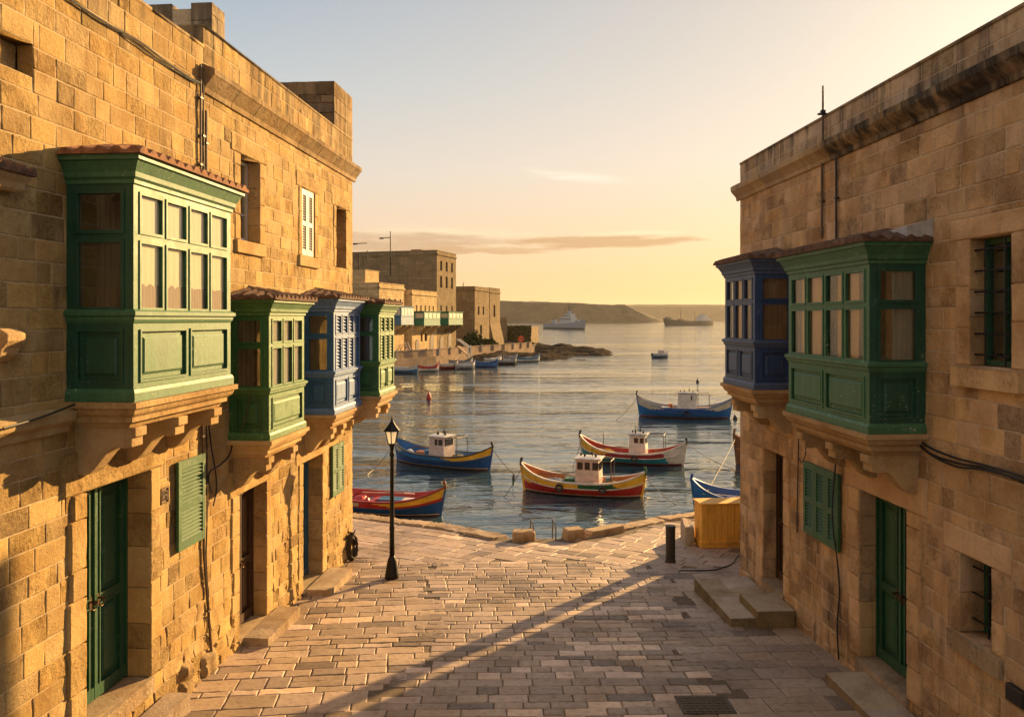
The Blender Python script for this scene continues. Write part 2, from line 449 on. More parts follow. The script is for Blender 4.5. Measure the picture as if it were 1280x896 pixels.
def stone(mb, fr, rect, noff=0.0, amp=.003, col=(.45, .34, .2), m=0, back=-.02, gap=.004, bev=.006, step=.075, rng=random, floor_=-.0035):
    a, b, c, d = rect
    a += gap; b -= gap; c += gap; d -= gap
    if b - a < .02 or d - c < .02: return
    bv = min(bev, (b - a) * .3, (d - c) * .3)
    nx = max(2, int((b - a) / step)); nz = max(2, int((d - c) / step))
    def cuts(p, q, n):
        e = bv + min(.014, (q - p) * .12)               # a second ring keeps the face flat right up to the arris
        return [p, p + bv] + [p + e + (q - p - 2 * e) * i / n for i in range(n + 1)] + [q - bv, q]
    xs, zs = cuts(a, b, nx), cuts(c, d, nz)
    tx, tz = rng.uniform(-.002, .002), rng.uniform(-.002, .002)
    seed = rng.uniform(0, 50)
    ids = []
    for j, z in enumerate(zs):
        row = []
        for i, x in enumerate(xs):
            edge = i in (0, len(xs) - 1) or j in (0, len(zs) - 1)
            if edge: n = back
            else:
                p = Vector((x * 5 + seed, z * 5, seed * .3))
                n = noff + tx * (x - (a + b) / 2) / .3 + tz * (z - (c + d) / 2) / .3
                f = fbm(p)
                n += amp * f - max(0, -f - .1) * amp * 1.5
                if i in (1, 2, len(xs) - 2, len(xs) - 3) or j in (1, 2, len(zs) - 2, len(zs) - 3):
                    k = noise.noise(p * 2.3); n -= max(0, k) * amp * 1.6
            if not edge: n = max(n, floor_)
            row.append(mb.idx(fr.pt(x, z, n)))
        ids.append(row)
    for j in range(len(zs) - 1):
        for i in range(len(xs) - 1):
            mb.face((ids[j][i], ids[j][i + 1], ids[j + 1][i + 1], ids[j + 1][i]), m, col)

def palette(rng, base, var=.22, hue=.10):
    k = 1 + rng.uniform(-var, var * .75)
    h = rng.uniform(-hue, hue)
    return (base[0] * k * (1 + h * .3), base[1] * k, base[2] * k * (1 - h * 1.3), rng.random())

def masonry(mb, fr, s0, s1, z0, z1, holes=(), course=(.25, .31), width=(.32, .85), base=(.47, .345, .19), var=.22, amp=lambda s, z: .004,
            noffv=.0018, seed=1, gap=(.001, .0035), extra=(), zfun=None, back=-.008):
    """courses of squared stone with open joints; extra = [(rect, noff, tint)] are the bigger dressed stones round openings"""
    rng = random.Random(seed)
    blk = list(holes)
    for rect, noff, tint in extra:
        c = palette(rng, tuple(x * tint for x in base), var * .5, .05)
        for q in carve(rect, holes):
            stone(mb, fr, q, noff, .003, c, rng=rng, back=back, gap=.003)
        blk.append(rect)
    z = z0
    while z < z1 - .02:
        h = rng.uniform(*course)
        if z1 - z - h < .12: h = z1 - z
        s = s0
        first = True
        while s < s1 - .02:
            w = rng.uniform(*width) * (rng.uniform(.35, 1) if first else 1); first = False
            if s1 - s - w < .14: w = s1 - s
            dz = rng.uniform(-.006, .006)
            rect = (s, s + w, z, z + h)
            A = amp(s + w / 2, z + h / 2)
            col = palette(rng, base, var)
            worn = rng.random() < .07
            if worn: A = max(A, .010); col = tuple(x * .86 for x in col[:3]) + (1.0,)
            for q in carve(rect, blk):
                stone(mb, fr, q, rng.uniform(-noffv, noffv) * (1 + A * 40) + max(0, A - .006) * .9, A, col, rng=rng, gap=rng.uniform(*gap) + A * .05, bev=.004 + A * .14, back=back - A * .3)
            s += w
        z += h

def backing(mb, fr, s0, s1, z0, z1, holes, depth=-.009, m=1, reveal=.34, c=None):
    """the mortar bed behind the stones, cut open at every hole, and the reveals of the holes"""
    for a, b, cc, d in carve((s0, s1, z0, z1), holes):
        mb.quad([fr.pt(a, cc, depth), fr.pt(b, cc, depth), fr.pt(b, d, depth), fr.pt(a, d, depth)], m, c)
    return mb

def reveals(mb, fr, h, depth, m=0, base=(.47, .345, .19), seed=3, top=True, bottom=True, front=0.0):
    """stone jambs of one opening, in courses"""
    rng = random.Random(seed)
    a, b, c, d = h
    lf = Fr(fr.pt(a, 0, front), -fr.n, fr.a); rf = Fr(fr.pt(b, 0, -depth), fr.n, -fr.a)
    z = c
    while z < d - .01:
        hh = rng.uniform(.26, .5)
        if d - z - hh < .12: hh = d - z
        w = depth + front
        for f2 in (lf, rf):
            stone(mb, f2, (0, w, z, z + hh), 0, .002, palette(rng, base, .15), m, back=-.006, gap=.002, bev=.004, rng=rng)
        z += hh
    cl = palette(rng, base, .1)
    if top: mb.box(fr, a - .01, b + .01, d, d + .05, -depth, front - .014, m, cl)
    if bottom: mb.box(fr, a - .01, b + .01, c - .05, c, -depth, front - .014, m, cl)

# ------------------------------------------------------------------ joinery
def boards(mb, fr, a0, a1, b0, b1, holes, n, m=0, dep=.024):
    for a, b, c, d in carve((a0, a1, b0, b1), holes):
        mb.quad([fr.pt(a, c, n), fr.pt(b, c, n), fr.pt(b, d, n), fr.pt(a, d, n)], m)
    for a, b, c, d in holes:
        for p, q in (((a, c), (b, c)), ((b, c), (b, d)), ((b, d), (a, d)), ((a, d), (a, c))):
            mb.quad([fr.pt(p[0], p[1], n), fr.pt(q[0], q[1], n), fr.pt(q[0], q[1], n - dep), fr.pt(p[0], p[1], n - dep)], m)
def frame_bars(mb, fr, a, b, c, d, w, n0, n1, m=0):
    mb.box(fr, a - w, b + w, d, d + w, n0, n1, m); mb.box(fr, a - w, b + w, c - w, c, n0, n1, m)
    mb.box(fr, a - w, a, c, d, n0, n1, m); mb.box(fr, b, b + w, c, d, n0, n1, m)
def raised(mb, fr, a, b, c, d, n, lift=.02, m=0, ins=.05):
    """fielded panel: flat rim sunk, chamfer, raised field"""
    r0 = [(a, c), (b, c), (b, d), (a, d)]
    f = min(ins, (b - a) * .22, (d - c) * .22)
    g = f * .45
    r1 = [(a + f, c + f), (b - f, c + f), (b - f, d - f), (a + f, d - f)]
    r2 = [(a + f + g, c + f + g), (b - f - g, c + f + g), (b - f - g, d - f - g), (a + f + g, d - f - g)]
    mb.loops([[fr.pt(x, z, n) for x, z in r0], [fr.pt(x, z, n) for x, z in r1], [fr.pt(x, z, n + lift * .4) for x, z in r1],
              [fr.pt(x, z, n + lift) for x, z in r2]], m, None, True, False, True)

def wavy(mb, fr, a, b, c, d, n, amp=.018, waves=9, m=0, seed=0, uneven=0):
    rng = random.Random(seed); N = max(8, waves * 5); ph = rng.uniform(0, 6)
    rows = 5; ids = []
    for j in range(rows + 1):
        r = []
        for i in range(N + 1):
            t = i / N
            zt = d + (uneven * noise.noise(Vector((t * 6, seed, 0))) if j == rows else 0)
            z = c + (zt - c) * j / rows
            x = a + (b - a) * t
            off = amp * math.sin(t * waves * 6.283 + ph + .5 * math.sin(j + t * 5)) * (1 - .25 * j / rows)
            r.append(mb.idx(fr.pt(x, z, n + off)))
        ids.append(r)
    for j in range(rows):
        for i in range(N): mb.face((ids[j][i], ids[j][i + 1], ids[j + 1][i + 1], ids[j + 1][i]), m)

def tile_roof(fr, s0, s1, p, z, ov, rise, mat, root, seed=0, pitch=.17, far_open=True, hip=True):
    """barrel tiles on a shallow hipped lean-to; eave overhangs ov round three sides"""
    mb = MB(); a, b, P = s0 - ov, s1 + ov, p + ov
    nu = max(24, int((b - a) / pitch * 7)); nv = 16
    ids = []
    for j in range(nv + 1):
        row = []
        for i in range(nu + 1):
            s = a + (b - a) * i / nu; n = P * j / nv
            df = (P - n); ds = min(s - a, b - s) if hip else 9
            front = df <= ds
            h = rise * min(1, min(df, ds) / P)
            w = (s if front else n) / pitch
            wv = abs(math.sin(w * math.pi)) * .062
            stepd = (min(df, ds) % .26) / .26 * .018
            q = fr.pt(s, z + h + wv + stepd + .010 * noise.noise(Vector((s * 3 + seed, n * 3, 0))), n)
            row.append(mb.idx(q))
        ids.append(row)
    for j in range(nv):
        for i in range(nu): mb.face((ids[j][i], ids[j][i + 1], ids[j + 1][i + 1], ids[j + 1][i]))
    # eave edge thickness
    base = lambda s, n: fr.pt(s, z - .012, n)
    e = [(ids[0 + j][0], (a, P * j / nv)) for j in range(nv + 1)] + [(ids[nv][i], (a + (b - a) * i / nu, P)) for i in range(1, nu + 1)] + [(ids[j][nu], (b, P * j / nv)) for j in range(nv - 1, -1, -1)]
    low = [mb.idx(base(*q)) for _, q in e]
    for k in range(len(e) - 1): mb.face((e[k][0], e[k + 1][0], low[k + 1], low[k]))
    mb.quad([base(a, 0), base(a, P), base(b, P), base(b, 0)])
    return mb.build('tile_roof', mat, root, smooth=False)

def bracket_profile(p, zt, hgt):
    pr = [(0, zt), (p - .03, zt), (p - .03, zt - .09), (p - .07, zt - .10), (p - .07, zt - .19), (p - .16, zt - .205)]
    n = 8; x0, z0, x1, z1 = p - .16, zt - .205, .03, zt - hgt
    for i in range(1, n + 1):
        t = i / n
        pr.append((x0 + (x1 - x0) * t, z0 + (z1 - z0) * (t * t * (3 - 2 * t)) + .035 * math.sin(t * 6.283)))
    pr.append((0, zt - hgt - .03))
    return pr

def balcony(root, fr, s0, s1, p, z0, z1, label, paint, front, ncol, npan, seed=0, roof='tile', brk=3, hgt=.46, tint=(1, 1, 1), slats=False,
            curtain='curtain', lace=False, glass='glass', side_curtain=None, lower=(.385, .65), upper=(.70, .85), margin=.12, colgap=.10, rise=.16, sidecur=(0, 1), drawn=None):
    """closed timber balcony on a moulded stone slab with consoles"""
    H = z1 - z0; Z = lambda f: z0 + H * f
    rng = random.Random(seed)
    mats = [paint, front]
    mb = MB(); W_ = s1 - s0
    cw = (W_ - 2 * margin - (ncol - 1) * colgap) / ncol
    cols = [(s0 + margin + i * (cw + colgap), s0 + margin + i * (cw + colgap) + cw) for i in range(ncol)]
    pw = (W_ - 2 * margin - (npan - 1) * .12) / npan
    pans = [(s0 + margin + i * (pw + .12), s0 + margin + i * (pw + .12) + pw) for i in range(npan)]
    panes = [(a, b, Z(lo), Z(hi)) for a, b in cols for lo, hi in (lower, upper)]
    lows = [(a, b, Z(.085), Z(.285)) for a, b in pans]
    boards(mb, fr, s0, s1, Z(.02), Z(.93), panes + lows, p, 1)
    for a, b, c, d in panes: frame_bars(mb, fr, a, b, c, d, .028, p - .014, p + .012, 1)
    for a, b, c, d in lows:
        frame_bars(mb, fr, a, b, c, d, .022, p - .02, p + .016, 1); raised(mb, fr, a, b, c, d, p - .022, .024, 1)
    sides = (fr.near(s0), fr.far(s1, p))
    sm = .12
    side_panes = [(sm, p - sm, Z(lo), Z(hi)) for lo, hi in (lower, upper)]; side_low = (sm, p - sm, Z(.085), Z(.285))
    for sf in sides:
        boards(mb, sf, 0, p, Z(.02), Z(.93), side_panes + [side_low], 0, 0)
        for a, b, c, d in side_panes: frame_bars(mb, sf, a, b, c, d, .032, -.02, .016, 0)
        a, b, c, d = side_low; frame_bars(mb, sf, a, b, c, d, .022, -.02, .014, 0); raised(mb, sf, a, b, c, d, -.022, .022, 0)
    # floor and head inside, so that no daylight leaks through
    mb.box(fr, s0 + .01, s1 - .01, Z(.30), Z(.325), .0, p - .04, 0); mb.box(fr, s0 + .01, s1 - .01, Z(.9), Z(.925), .0, p - .04, 0)
    body = mb.build('enclosed_balcony', mats, root)
    body['label'] = label
    # mouldings
    mo = MB()
    mo.around(fr, s0, s1, p, [(.0, Z(.0)), (.028, Z(.0)), (.028, Z(.035)), (.012, Z(.05)), (.0, Z(.052))], 0)
    mo.around(fr, s0, s1, p, [(.0, Z(.318)), (.012, Z(.325)), (.022, Z(.335)), (.022, Z(.345)), (.045, Z(.352)), (.045, Z(.368)), (.0, Z(.378))], 0)
    mo.build('rail_moulding', front if front != 'white_wood' else 'white_wood', body)
    co = MB()
    co.around(fr, s0, s1, p, [(.0, Z(.885)), (.02, Z(.89)), (.02, Z(.905)), (.045, Z(.915)), (.05, Z(.935)), (.10, Z(.975)), (.125, Z(.98)), (.125, Z(1.0)), (.0, Z(1.0))], 0)
    co.build('cornice', front, body)
    # glass, slats or blinds
    for a, b, c, d in panes:
        g = MB()
        if slats:
            g.box(fr, a, b, c, d, p - .05, p - .035, 0)
            nn = int((d - c) / .055)
            for i in range(nn):
                zz = c + (d - c) * (i + .5) / nn
                g.run(fr, a + .01, b - .01, [(p - .036, zz - .02), (p - .012, zz - .026), (p - .008, zz - .018), (p - .036, zz + .02)], 0)
            g.build('louvre_panel', front, body)
        else:
            g.box(fr, a - .005, b + .005, c - .005, d + .005, p - .022, p - .017); g.build('pane', glass, body)
    for sf in sides:
        for a, b, c, d in side_panes:
            g = MB(); g.box(sf, a - .005, b + .005, c - .005, d + .005, -.024, -.018); g.build('pane', 'glass', body)
    if curtain and not slats:
        cu = MB(); wavy(cu, fr, s0 + .06, s1 - .06, Z(lower[0] - .03), Z(upper[1] + .02), p - .034, .0015, int(W_ * 9), 0, seed)
        cu.build('curtain', curtain, body, smooth=True)
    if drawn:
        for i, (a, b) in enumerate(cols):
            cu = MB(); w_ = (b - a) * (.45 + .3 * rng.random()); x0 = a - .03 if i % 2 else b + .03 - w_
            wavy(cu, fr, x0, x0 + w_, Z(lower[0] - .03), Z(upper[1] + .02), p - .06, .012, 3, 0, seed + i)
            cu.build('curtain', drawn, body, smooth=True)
    if lace:
        for a, b in cols:
            cu = MB()
            wavy(cu, fr, a - .02, b + .02, Z(lower[0] - .02), Z(lower[0] + (lower[1] - lower[0]) * .36), p - .028, .002, 7, 0, seed + 3 + int(a * 9), .03)
            cu.build('lace_curtain', 'lace', body, smooth=True)
    if side_curtain:
        for sf in sides:
            cu = MB(); wavy(cu, sf, sm + (p - 2 * sm) * sidecur[0], sm + (p - 2 * sm) * sidecur[1], Z(lower[0] - .03), Z(upper[1] + .02), -.055, .014, 5, 0, seed + 9)
            cu.build('curtain', side_curtain, body, smooth=True)
    # stone slab and consoles
    sl = MB(); c1 = palette(rng, tuple(x * y for x, y in zip((.50, .37, .21), tint)), .06)
    sl.around(fr, s0, s1, p, [(-.14, z0 - .27), (-.10, z0 - .26), (-.07, z0 - .205), (-.03, z0 - .20), (-.03, z0 - .155), (.015, z0 - .12), (.03, z0 - .085),
                              (.03, z0 - .07), (.065, z0 - .06), (.065, z0 - .004), (.0, z0 - .004)], 0, c1)
    sl.build('stone_slab', 'stone_trim', body)
    bw = .20
    for i in range(brk):
        sc = s0 + .12 + (W_ - .24 - bw) * i / max(1, brk - 1)
        br = MB(); br.run(fr, sc, sc + bw, bracket_profile(p - .02, z0 - .262, hgt), 0, palette(rng, (.50, .37, .21), .08))
        br.build('bracket', 'stone_trim', body, bevel=.008)
    if roof: tile_roof(fr, s0, s1, p, z1 + .012, .16, rise, roof, body, seed)
    return body

def door(root, fr, s0, s1, z0, z1, depth, mat, label=None, leaves=2, panels=((.06, .42), (.47, .94)), handle=True, hm='brass'):
    mb = MB(); n = -depth
    w = (s1 - s0) / leaves
    for i in range(leaves):
        a, b = s0 + i * w + .006, s0 + (i + 1) * w - .006
        holes = [(a + w * .17, b - w * .17, z0 + (z1 - z0) * p0, z0 + (z1 - z0) * p1) for p0, p1 in panels]
        boards(mb, fr, a, b, z0 + .01, z1 - .03, holes, n, 0, .03)
        for h in holes:
            raised(mb, fr, *h, n - .028, .026, 0, .06); frame_bars(mb, fr, *h, .018, n - .01, n + .012, 0)
        mb.box(fr, a, b, z0 + .01, z0 + .14, n + .001, n + .02, 0)
        for x0, x1 in ((a, a + .001), (b - .001, b)):
            mb.quad([fr.pt(x0, z0, n), fr.pt(x0, z1 - .03, n), fr.pt(x0, z1 - .03, n - .05), fr.pt(x0, z0, n - .05)], 0)
    if leaves == 2: mb.box(fr, s0 + w - .022, s0 + w + .022, z0 + .01, z1 - .03, n, n + .024, 0)
    frame_bars(mb, fr, s0 + .0, s1 - .0, z0 - .2, z1 - .03, .05, n - .05, n + .03, 0)
    mb.quad([fr.pt(s0 - .06, z0 - .02, n - .052), fr.pt(s1 + .06, z0 - .02, n - .052), fr.pt(s1 + .06, z1 + .03, n - .052), fr.pt(s0 - .06, z1 + .03, n - .052)], 0)
    o = mb.build('door', mat, root)
    if label: o['label'] = label
    if handle:
        zc = z0 + (z1 - z0) * .445
        for dx in (-.07, .07):
            h = MB(); c = s0 + (s1 - s0) * .5 + dx
            h.box(fr, c - .022, c + .022, zc - .07, zc + .07, n, n + .008)
            h.tube([fr.pt(c, zc + .02, n), fr.pt(c, zc + .02, n + .05), fr.pt(c + dx * .2, zc + .02, n + .07)], [.012, .012, .024], 8)
            h.tube([fr.pt(c + .035 * math.cos(t), zc - .03 + .035 * math.sin(t), n + .045) for t in [k * 6.283 / 12 for k in range(13)]], .006, 6)
            h.build('handle', hm, o)
    return o

def shutter(root, fr, s0, s1, z0, z1, n, mat, leaves=2, ajar=None, label=None, name='shutter'):
    """louvred shutter leaves standing n out of the wall"""
    w = (s1 - s0) / leaves; out = []
    for i in range(leaves):
        a, b = s0 + i * w + .004, s0 + (i + 1) * w - .004
        f2, aa, bb = fr, a, b
        if ajar and i == ajar[0]:
            q = R(ajar[1]); hx = a if ajar[2] == 'a' else b
            dirv = (fr.a * math.cos(q) + fr.n * math.sin(q)) if ajar[2] == 'a' else (fr.a * math.cos(q) - fr.n * math.sin(q))
            nn = fr.n * math.cos(q) - fr.a * math.sin(q) if ajar[2] == 'a' else fr.n * math.cos(q) + fr.a * math.sin(q)
            f2 = Fr(fr.pt(hx, 0, n), dirv, nn); aa, bb = (0, b - a) if ajar[2] == 'a' else (a - b, 0)
            n_ = 0
        else: n_ = n
        mb = MB(); st = min(.07, (bb - aa) * .2); mid = z0 + (z1 - z0) * .48
        mb.box(f2, aa, aa + st, z0, z1, n_ - .02, n_ + .02); mb.box(f2, bb - st, bb, z0, z1, n_ - .02, n_ + .02)
        for c, d in ((z0, z0 + .1), (mid - .04, mid + .04), (z1 - .1, z1)): mb.box(f2, aa + st, bb - st, c, d, n_ - .018, n_ + .018)
        for c, d in ((z0 + .1, mid - .04), (mid + .04, z1 - .1)):
            k = max(3, int((d - c) / .045))
            for j in range(k):
                zz = c + (d - c) * (j + .5) / k
                mb.run(f2, aa + st - .004, bb - st + .004, [(n_ - .014, zz - .004), (n_ + .012, zz - .026), (n_ + .017, zz - .019), (n_ - .009, zz + .006)])
            mb.quad([f2.pt(aa + st, c, n_ - .017), f2.pt(bb - st, c, n_ - .017), f2.pt(bb - st, d, n_ - .017), f2.pt(aa + st, d, n_ - .017)])
        o = mb.build(name, mat, root); out.append(o)
        if label: o['label'] = label
    return out

def casement(root, fr, s0, s1, z0, z1, depth, mat, bars=(2, 3), glass='glass', name='window', curtain=None, grille=None):
    n = -depth; mb = MB(); fw = .05
    frame_bars(mb, fr, s0 + fw, s1 - fw, z0 + fw, z1 - fw, fw, n - .03, n + .03)
    for i in range(1, bars[0]):
        x = s0 + (s1 - s0) * i / bars[0]; mb.box(fr, x - .022, x + .022, z0 + fw, z1 - fw, n - .02, n + .02)
    for j in range(1, bars[1]):
        z = z0 + (z1 - z0) * j / bars[1]; mb.box(fr, s0 + fw, s1 - fw, z - .013, z + .013, n - .018, n + .016)
    o = mb.build(name, mat, root)
    g = MB(); g.box(fr, s0 + .02, s1 - .02, z0 + .02, z1 - .02, n - .008, n - .003); g.build('pane', glass, o)
    g = MB(); g.quad([fr.pt(s0, z0, n - .09), fr.pt(s1, z0, n - .09), fr.pt(s1, z1, n - .09), fr.pt(s0, z1, n - .09)]); g.build('dark_room', 'dark_core', o)
    if curtain:
        c = MB(); wavy(c, fr, s0 + (s1 - s0) * curtain[1], s0 + (s1 - s0) * curtain[2], z0 + .03, z1 - .03, n - .045, .012, 4); c.build('curtain', curtain[0], o, smooth=True)
    if grille:
        nv, nh, gn = grille; gb = MB()
        for i in range(nv):
            x = s0 + (s1 - s0) * (i + .5) / nv; gb.tube([fr.pt(x, z0 + .01, gn), fr.pt(x, z1 - .01, gn)], .010, 6)
        for j in range(nh):
            z = z0 + (z1 - z0) * (j + .5) / nh; gb.tube([fr.pt(s0 - .04, z, gn), fr.pt(s1 + .04, z, gn)], .011, 6)
        gb.build('iron_grille', 'iron', o)
    return o
# ------------------------------------------------------------------ the two street walls
LA = Vector((.091, 1, 0)).normalized(); LK = math.sqrt(1 + .091 ** 2)
RA = Vector((.060, -1, 0)).normalized(); RK = math.sqrt(1 + .060 ** 2)
LF = Fr((-4.937, 0, 0), LA, (LA.y, -LA.x, 0))                # s grows away from the viewer
RF = Fr((5.13, 0, 0), RA, (RA.y, -RA.x, 0))                  # s = -distance
sL = lambda d: d * LK
sR = lambda d: -d * RK
dL = lambda px: 4.937 / ((640 - px) / FOC + .091)            # distance at which a sight line meets the left / right wall plane
dR = lambda px: 5.13 / ((px - 640) / FOC + .060)
GZ = lambda y: 2.2 - .06 * y                                  # the street falls towards the quay
STONE = (.52, .375, .175)
def surround(s0, s1, z0, z1, w=.24, noff=.02, lint=.30, tint=1.08, sill=False, rng=random.Random(5)):
    """dressed jamb stones and a lintel round an opening"""
    out = [((s0 - w - .12, s1 + w + .12, z1, z1 + lint), noff, tint)]
    for sgn in (0, 1):
        z = z0
        while z < z1 - .02:
            h = rng.uniform(.28, .5)
            if z1 - z - h < .15: h = z1 - z
            ww = w * rng.uniform(.85, 1.25)
            r = (s0 - ww, s0, z, z + h) if sgn == 0 else (s1, s1 + ww, z, z + h)
            out.append((r, noff, tint)); z += h
    if sill: out.append(((s0 - .18, s1 + .18, z0 - .2, z0), noff + .03, tint))
    return out

def core(root, fr, s0, s1, z0, z1, mat, th=.42, deep=6.0, name='masonry_core'):
    mb = MB(); mb.box(fr, s0, s1, z0, z1, -deep, -th, 0, (.30, .23, .14)); return mb

def slab_step(root, fr, s0, s1, n0, n1, z0, z1, seed=1, base=(.46, .37, .27), mat='stone_trim', piece=.9, name='doorstep', face=(1, 1, 1)):
    """a stone step made of one or more dressed slabs"""
    rng = random.Random(seed); mb = MB()
    k = max(1, round((s1 - s0) / piece)); w = (s1 - s0) / k
    for i in range(k):
        a, b = s0 + i * w, s0 + (i + 1) * w; c = palette(rng, base, .12)
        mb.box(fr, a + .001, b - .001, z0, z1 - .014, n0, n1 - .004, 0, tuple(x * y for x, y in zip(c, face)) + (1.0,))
        top = Fr(fr.pt(a, z1, n1), fr.a, (0, 0, 1))
        # upper face with its own slight wear
        nx, nn = max(3, int(w / .1)), max(3, int((n1 - n0) / .1)); ids = []
        for j in range(nn + 1):
            r = []
            for q in range(nx + 1):
                s, n = a + w * q / nx, n0 + (n1 - n0) * j / nn
                e = .006 if (q in (0, nx) or j in (0, nn)) else 0
                r.append(mb.idx(fr.pt(s, z1 - e - .006 * (1 + noise.noise(Vector((s * 2.5, n * 2.5, seed)))), n)))
            ids.append(r)
        for j in range(nn):
            for q in range(nx): mb.face((ids[j][q], ids[j][q + 1], ids[j + 1][q + 1], ids[j + 1][q]), 0, c)
    return mb.build(name, mat, root)

# ================================================================== LEFT, NEAR HOUSE
JOIN = 10.36
zt1 = EYE + 3.51
h1 = thing('stone_house', 'near golden limestone house with the big green balcony and green double door', 'house', LF.pt(sL(8), GZ(8), 0))
DA = (sL(dL(105)), sL(dL(185)), 2.16, 4.50)
NI = (sL(5.9), sL(7.16), 8.36, 8.66)
ero1 = lambda s, z: .004 + .020 * max(0, min(1, (3.3 - z + .5 * noise.noise(Vector((s * .8, z * .8, 0)))) / 1.6)) + .010 * max(0, noise.noise(Vector((s * .55, z * .7, 4))))
mb = MB()
ex = surround(*DA, w=.22, noff=.035, lint=.42)
ex += [((sL(9.25), sL(9.5), 4.0, 4.28), .015, 1.1)]
masonry(mb, LF, sL(3.5), sL(JOIN), .9, zt1, [DA, NI], base=STONE, amp=ero1, seed=11, extra=ex, var=.17, course=(.185, .245), width=(.20, .52))
backing(mb, LF, sL(3.5), sL(JOIN), .8, zt1 - .004, [DA, NI], -.0048, 1)
reveals(mb, LF, DA, .40, 0, STONE, 4, bottom=False, front=.035)
reveals(mb, LF, NI, .16, 0, STONE, 5)
nf = Fr(LF.pt(0, 0, -.16), LF.a, LF.n)
masonry(mb, nf, NI[0], NI[1], NI[2], NI[3], base=(.52, .40, .20), amp=lambda s, z: .012, seed=6, course=(.14, .2), width=(.2, .4))
# coping of the roof parapet
rng = random.Random(8)
s = sL(3.5)
while s < sL(JOIN) - .05:
    w = min(rng.uniform(.5, .9), sL(JOIN) - s); c = palette(rng, (.40, .30, .17), .15)
    tf = Fr(LF.pt(0, zt1, 0), LF.a, (0, 0, 1)); mb.box(LF, s, s + w - .005, zt1, zt1 + .035, -.42, .012, 0, c); s += w
# foot stones of the wall
rng = random.Random(21)
d = 5.6
while d < JOIN:
    w = rng.uniform(.25, .5)
    if not (dL(96) < d + w and d < dL(200)):
        z0 = GZ(d) - .1
        stone(mb, LF, (sL(d), sL(d + w), z0, z0 + rng.uniform(.25, .5)), rng.uniform(.03, .10), .05, palette(rng, (.44, .32, .17), .2), back=-.02, bev=.05, step=.05, rng=rng, floor_=-1)
    d += w

mb.box(LF, sL(3.5), sL(JOIN) - .01, .8, zt1, -6, -.44, 1)
mb.build('wall', ['stone_left', 'mortar'], h1, smooth=True)
door(h1, LF, DA[0] + .02, DA[1] - .02, 2.17, 4.50, .27, 'door_green')
slab_step(h1, LF, DA[0] - .05, DA[1] + .04, -.30, .06, 1.98, 2.165, 3, piece=1.3)
slab_step(h1, LF, DA[0] - .10, sL(9.36), .062, .34, 1.2, 1.86, 4, piece=.8)
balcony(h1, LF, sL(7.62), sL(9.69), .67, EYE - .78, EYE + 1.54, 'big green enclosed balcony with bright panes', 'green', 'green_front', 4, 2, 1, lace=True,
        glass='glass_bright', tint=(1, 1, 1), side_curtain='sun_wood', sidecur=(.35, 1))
shutter(h1, LF, sL(dL(217)), sL(dL(251)), 3.40, 4.48, .045, 'shutter_green', 1)
# string course left of the balcony
sc = MB()
sc.run(LF, sL(4.5), sL(7.60), [(0, 5.12), (.05, 5.14), (.06, 5.20), (.12, 5.25), (.13, 5.33), (.03, 5.37), (0, 5.37)], 0, (.46, .35, .20))
sc.build('string_course', 'stone_trim', h1, bevel=.006)
# tiled canopy and console at the left edge of the picture
cn = MB(); cn.around(LF, sL(5.6), sL(6.86), .10, [(0, 7.28), (.02, 7.30), (.03, 7.36), (.06, 7.40), (.06, 7.43), (0, 7.43)], 0, (.42, .32, .19))
cn = cn.build('window_canopy', 'stone_trim', h1)
tile_roof(LF, sL(5.6), sL(6.86), .10, 7.44, .09, .06, 'tile_dark', cn, 5, .13)
ck = MB(); ck.run(LF, sL(6.62), sL(6.84), [(0, 6.13), (.10, 6.12), (.17, 6.08), (.17, 6.02), (.12, 5.96), (.10, 5.90), (.03, 5.84), (0, 5.84)], 0, (.50, .37, .21))
ck.build('console', 'stone_trim', h1, bevel=.01)
# carved stone beside the shutter
pq = MB(); a, b, c, d = sL(9.29), sL(9.43), 4.06, 4.22
frame_bars(pq, LF, a, b, c, d, .012, .01, .032, 0)
for x0, x1 in ((.02, .035), (.055, .07), (.105, .12)): pq.box(LF, a + x0, a + x1, c + .02, d - .02, .01, .030, 0)
pq.box(LF, a + .055, a + .10, d - .035, d - .022, .01, .029, 0); pq.box(LF, a + .035, a + .06, c + .06, c + .074, .01, .029, 0); pq.box(LF, a + .07, a + .105, c + .075, c + .09, .01, .029, 0)
pq.build('carved_plaque', 'pipe', h1)
# ================================================================== LEFT, SECOND HOUSE
CL = 17.0
zt2 = EYE + 3.79
h2 = thing('stone_house', 'tall golden limestone house with roof cornice and three small enclosed balconies beside the lamp post', 'house', LF.pt(sL(14), GZ(14), 0))
DB = (sL(dL(298)), sL(dL(332)), 1.62, 3.70)
DC = (sL(dL(378)), sL(dL(402)), 1.42, 3.68)
W1 = (sL(dL(300)), sL(dL(324)), 7.34, 8.57)
W2 = (sL(dL(377)), sL(dL(393)), 7.32, 8.50)
W3 = (sL(dL(420)), sL(dL(432)), 7.24, 8.45)
holes = [DB, DC, W1, W2, W3]
ero2 = lambda s, z: .004 + .030 * max(0, min(1, (2.9 - z + .6 * noise.noise(Vector((s * .8, z * .8, 0)))) / 1.3)) + .008 * max(0, noise.noise(Vector((s * .5, z * .7, 4))))
mb = MB()
ex = surround(*DB, w=.20, noff=.02, lint=.36) + surround(*DC, w=.22, noff=.02, lint=.36) + surround(*W1, w=.18, noff=.012, lint=.26, sill=True) \
    + surround(*W2, w=.16, noff=.012, lint=.26, sill=True) + surround(*W3, w=.16, noff=.012, lint=.24)
masonry(mb, LF, sL(JOIN), sL(CL), .8, zt2, holes, base=(.545, .395, .185), amp=ero2, seed=12, extra=ex, var=.15, course=(.19, .25), width=(.22, .52))
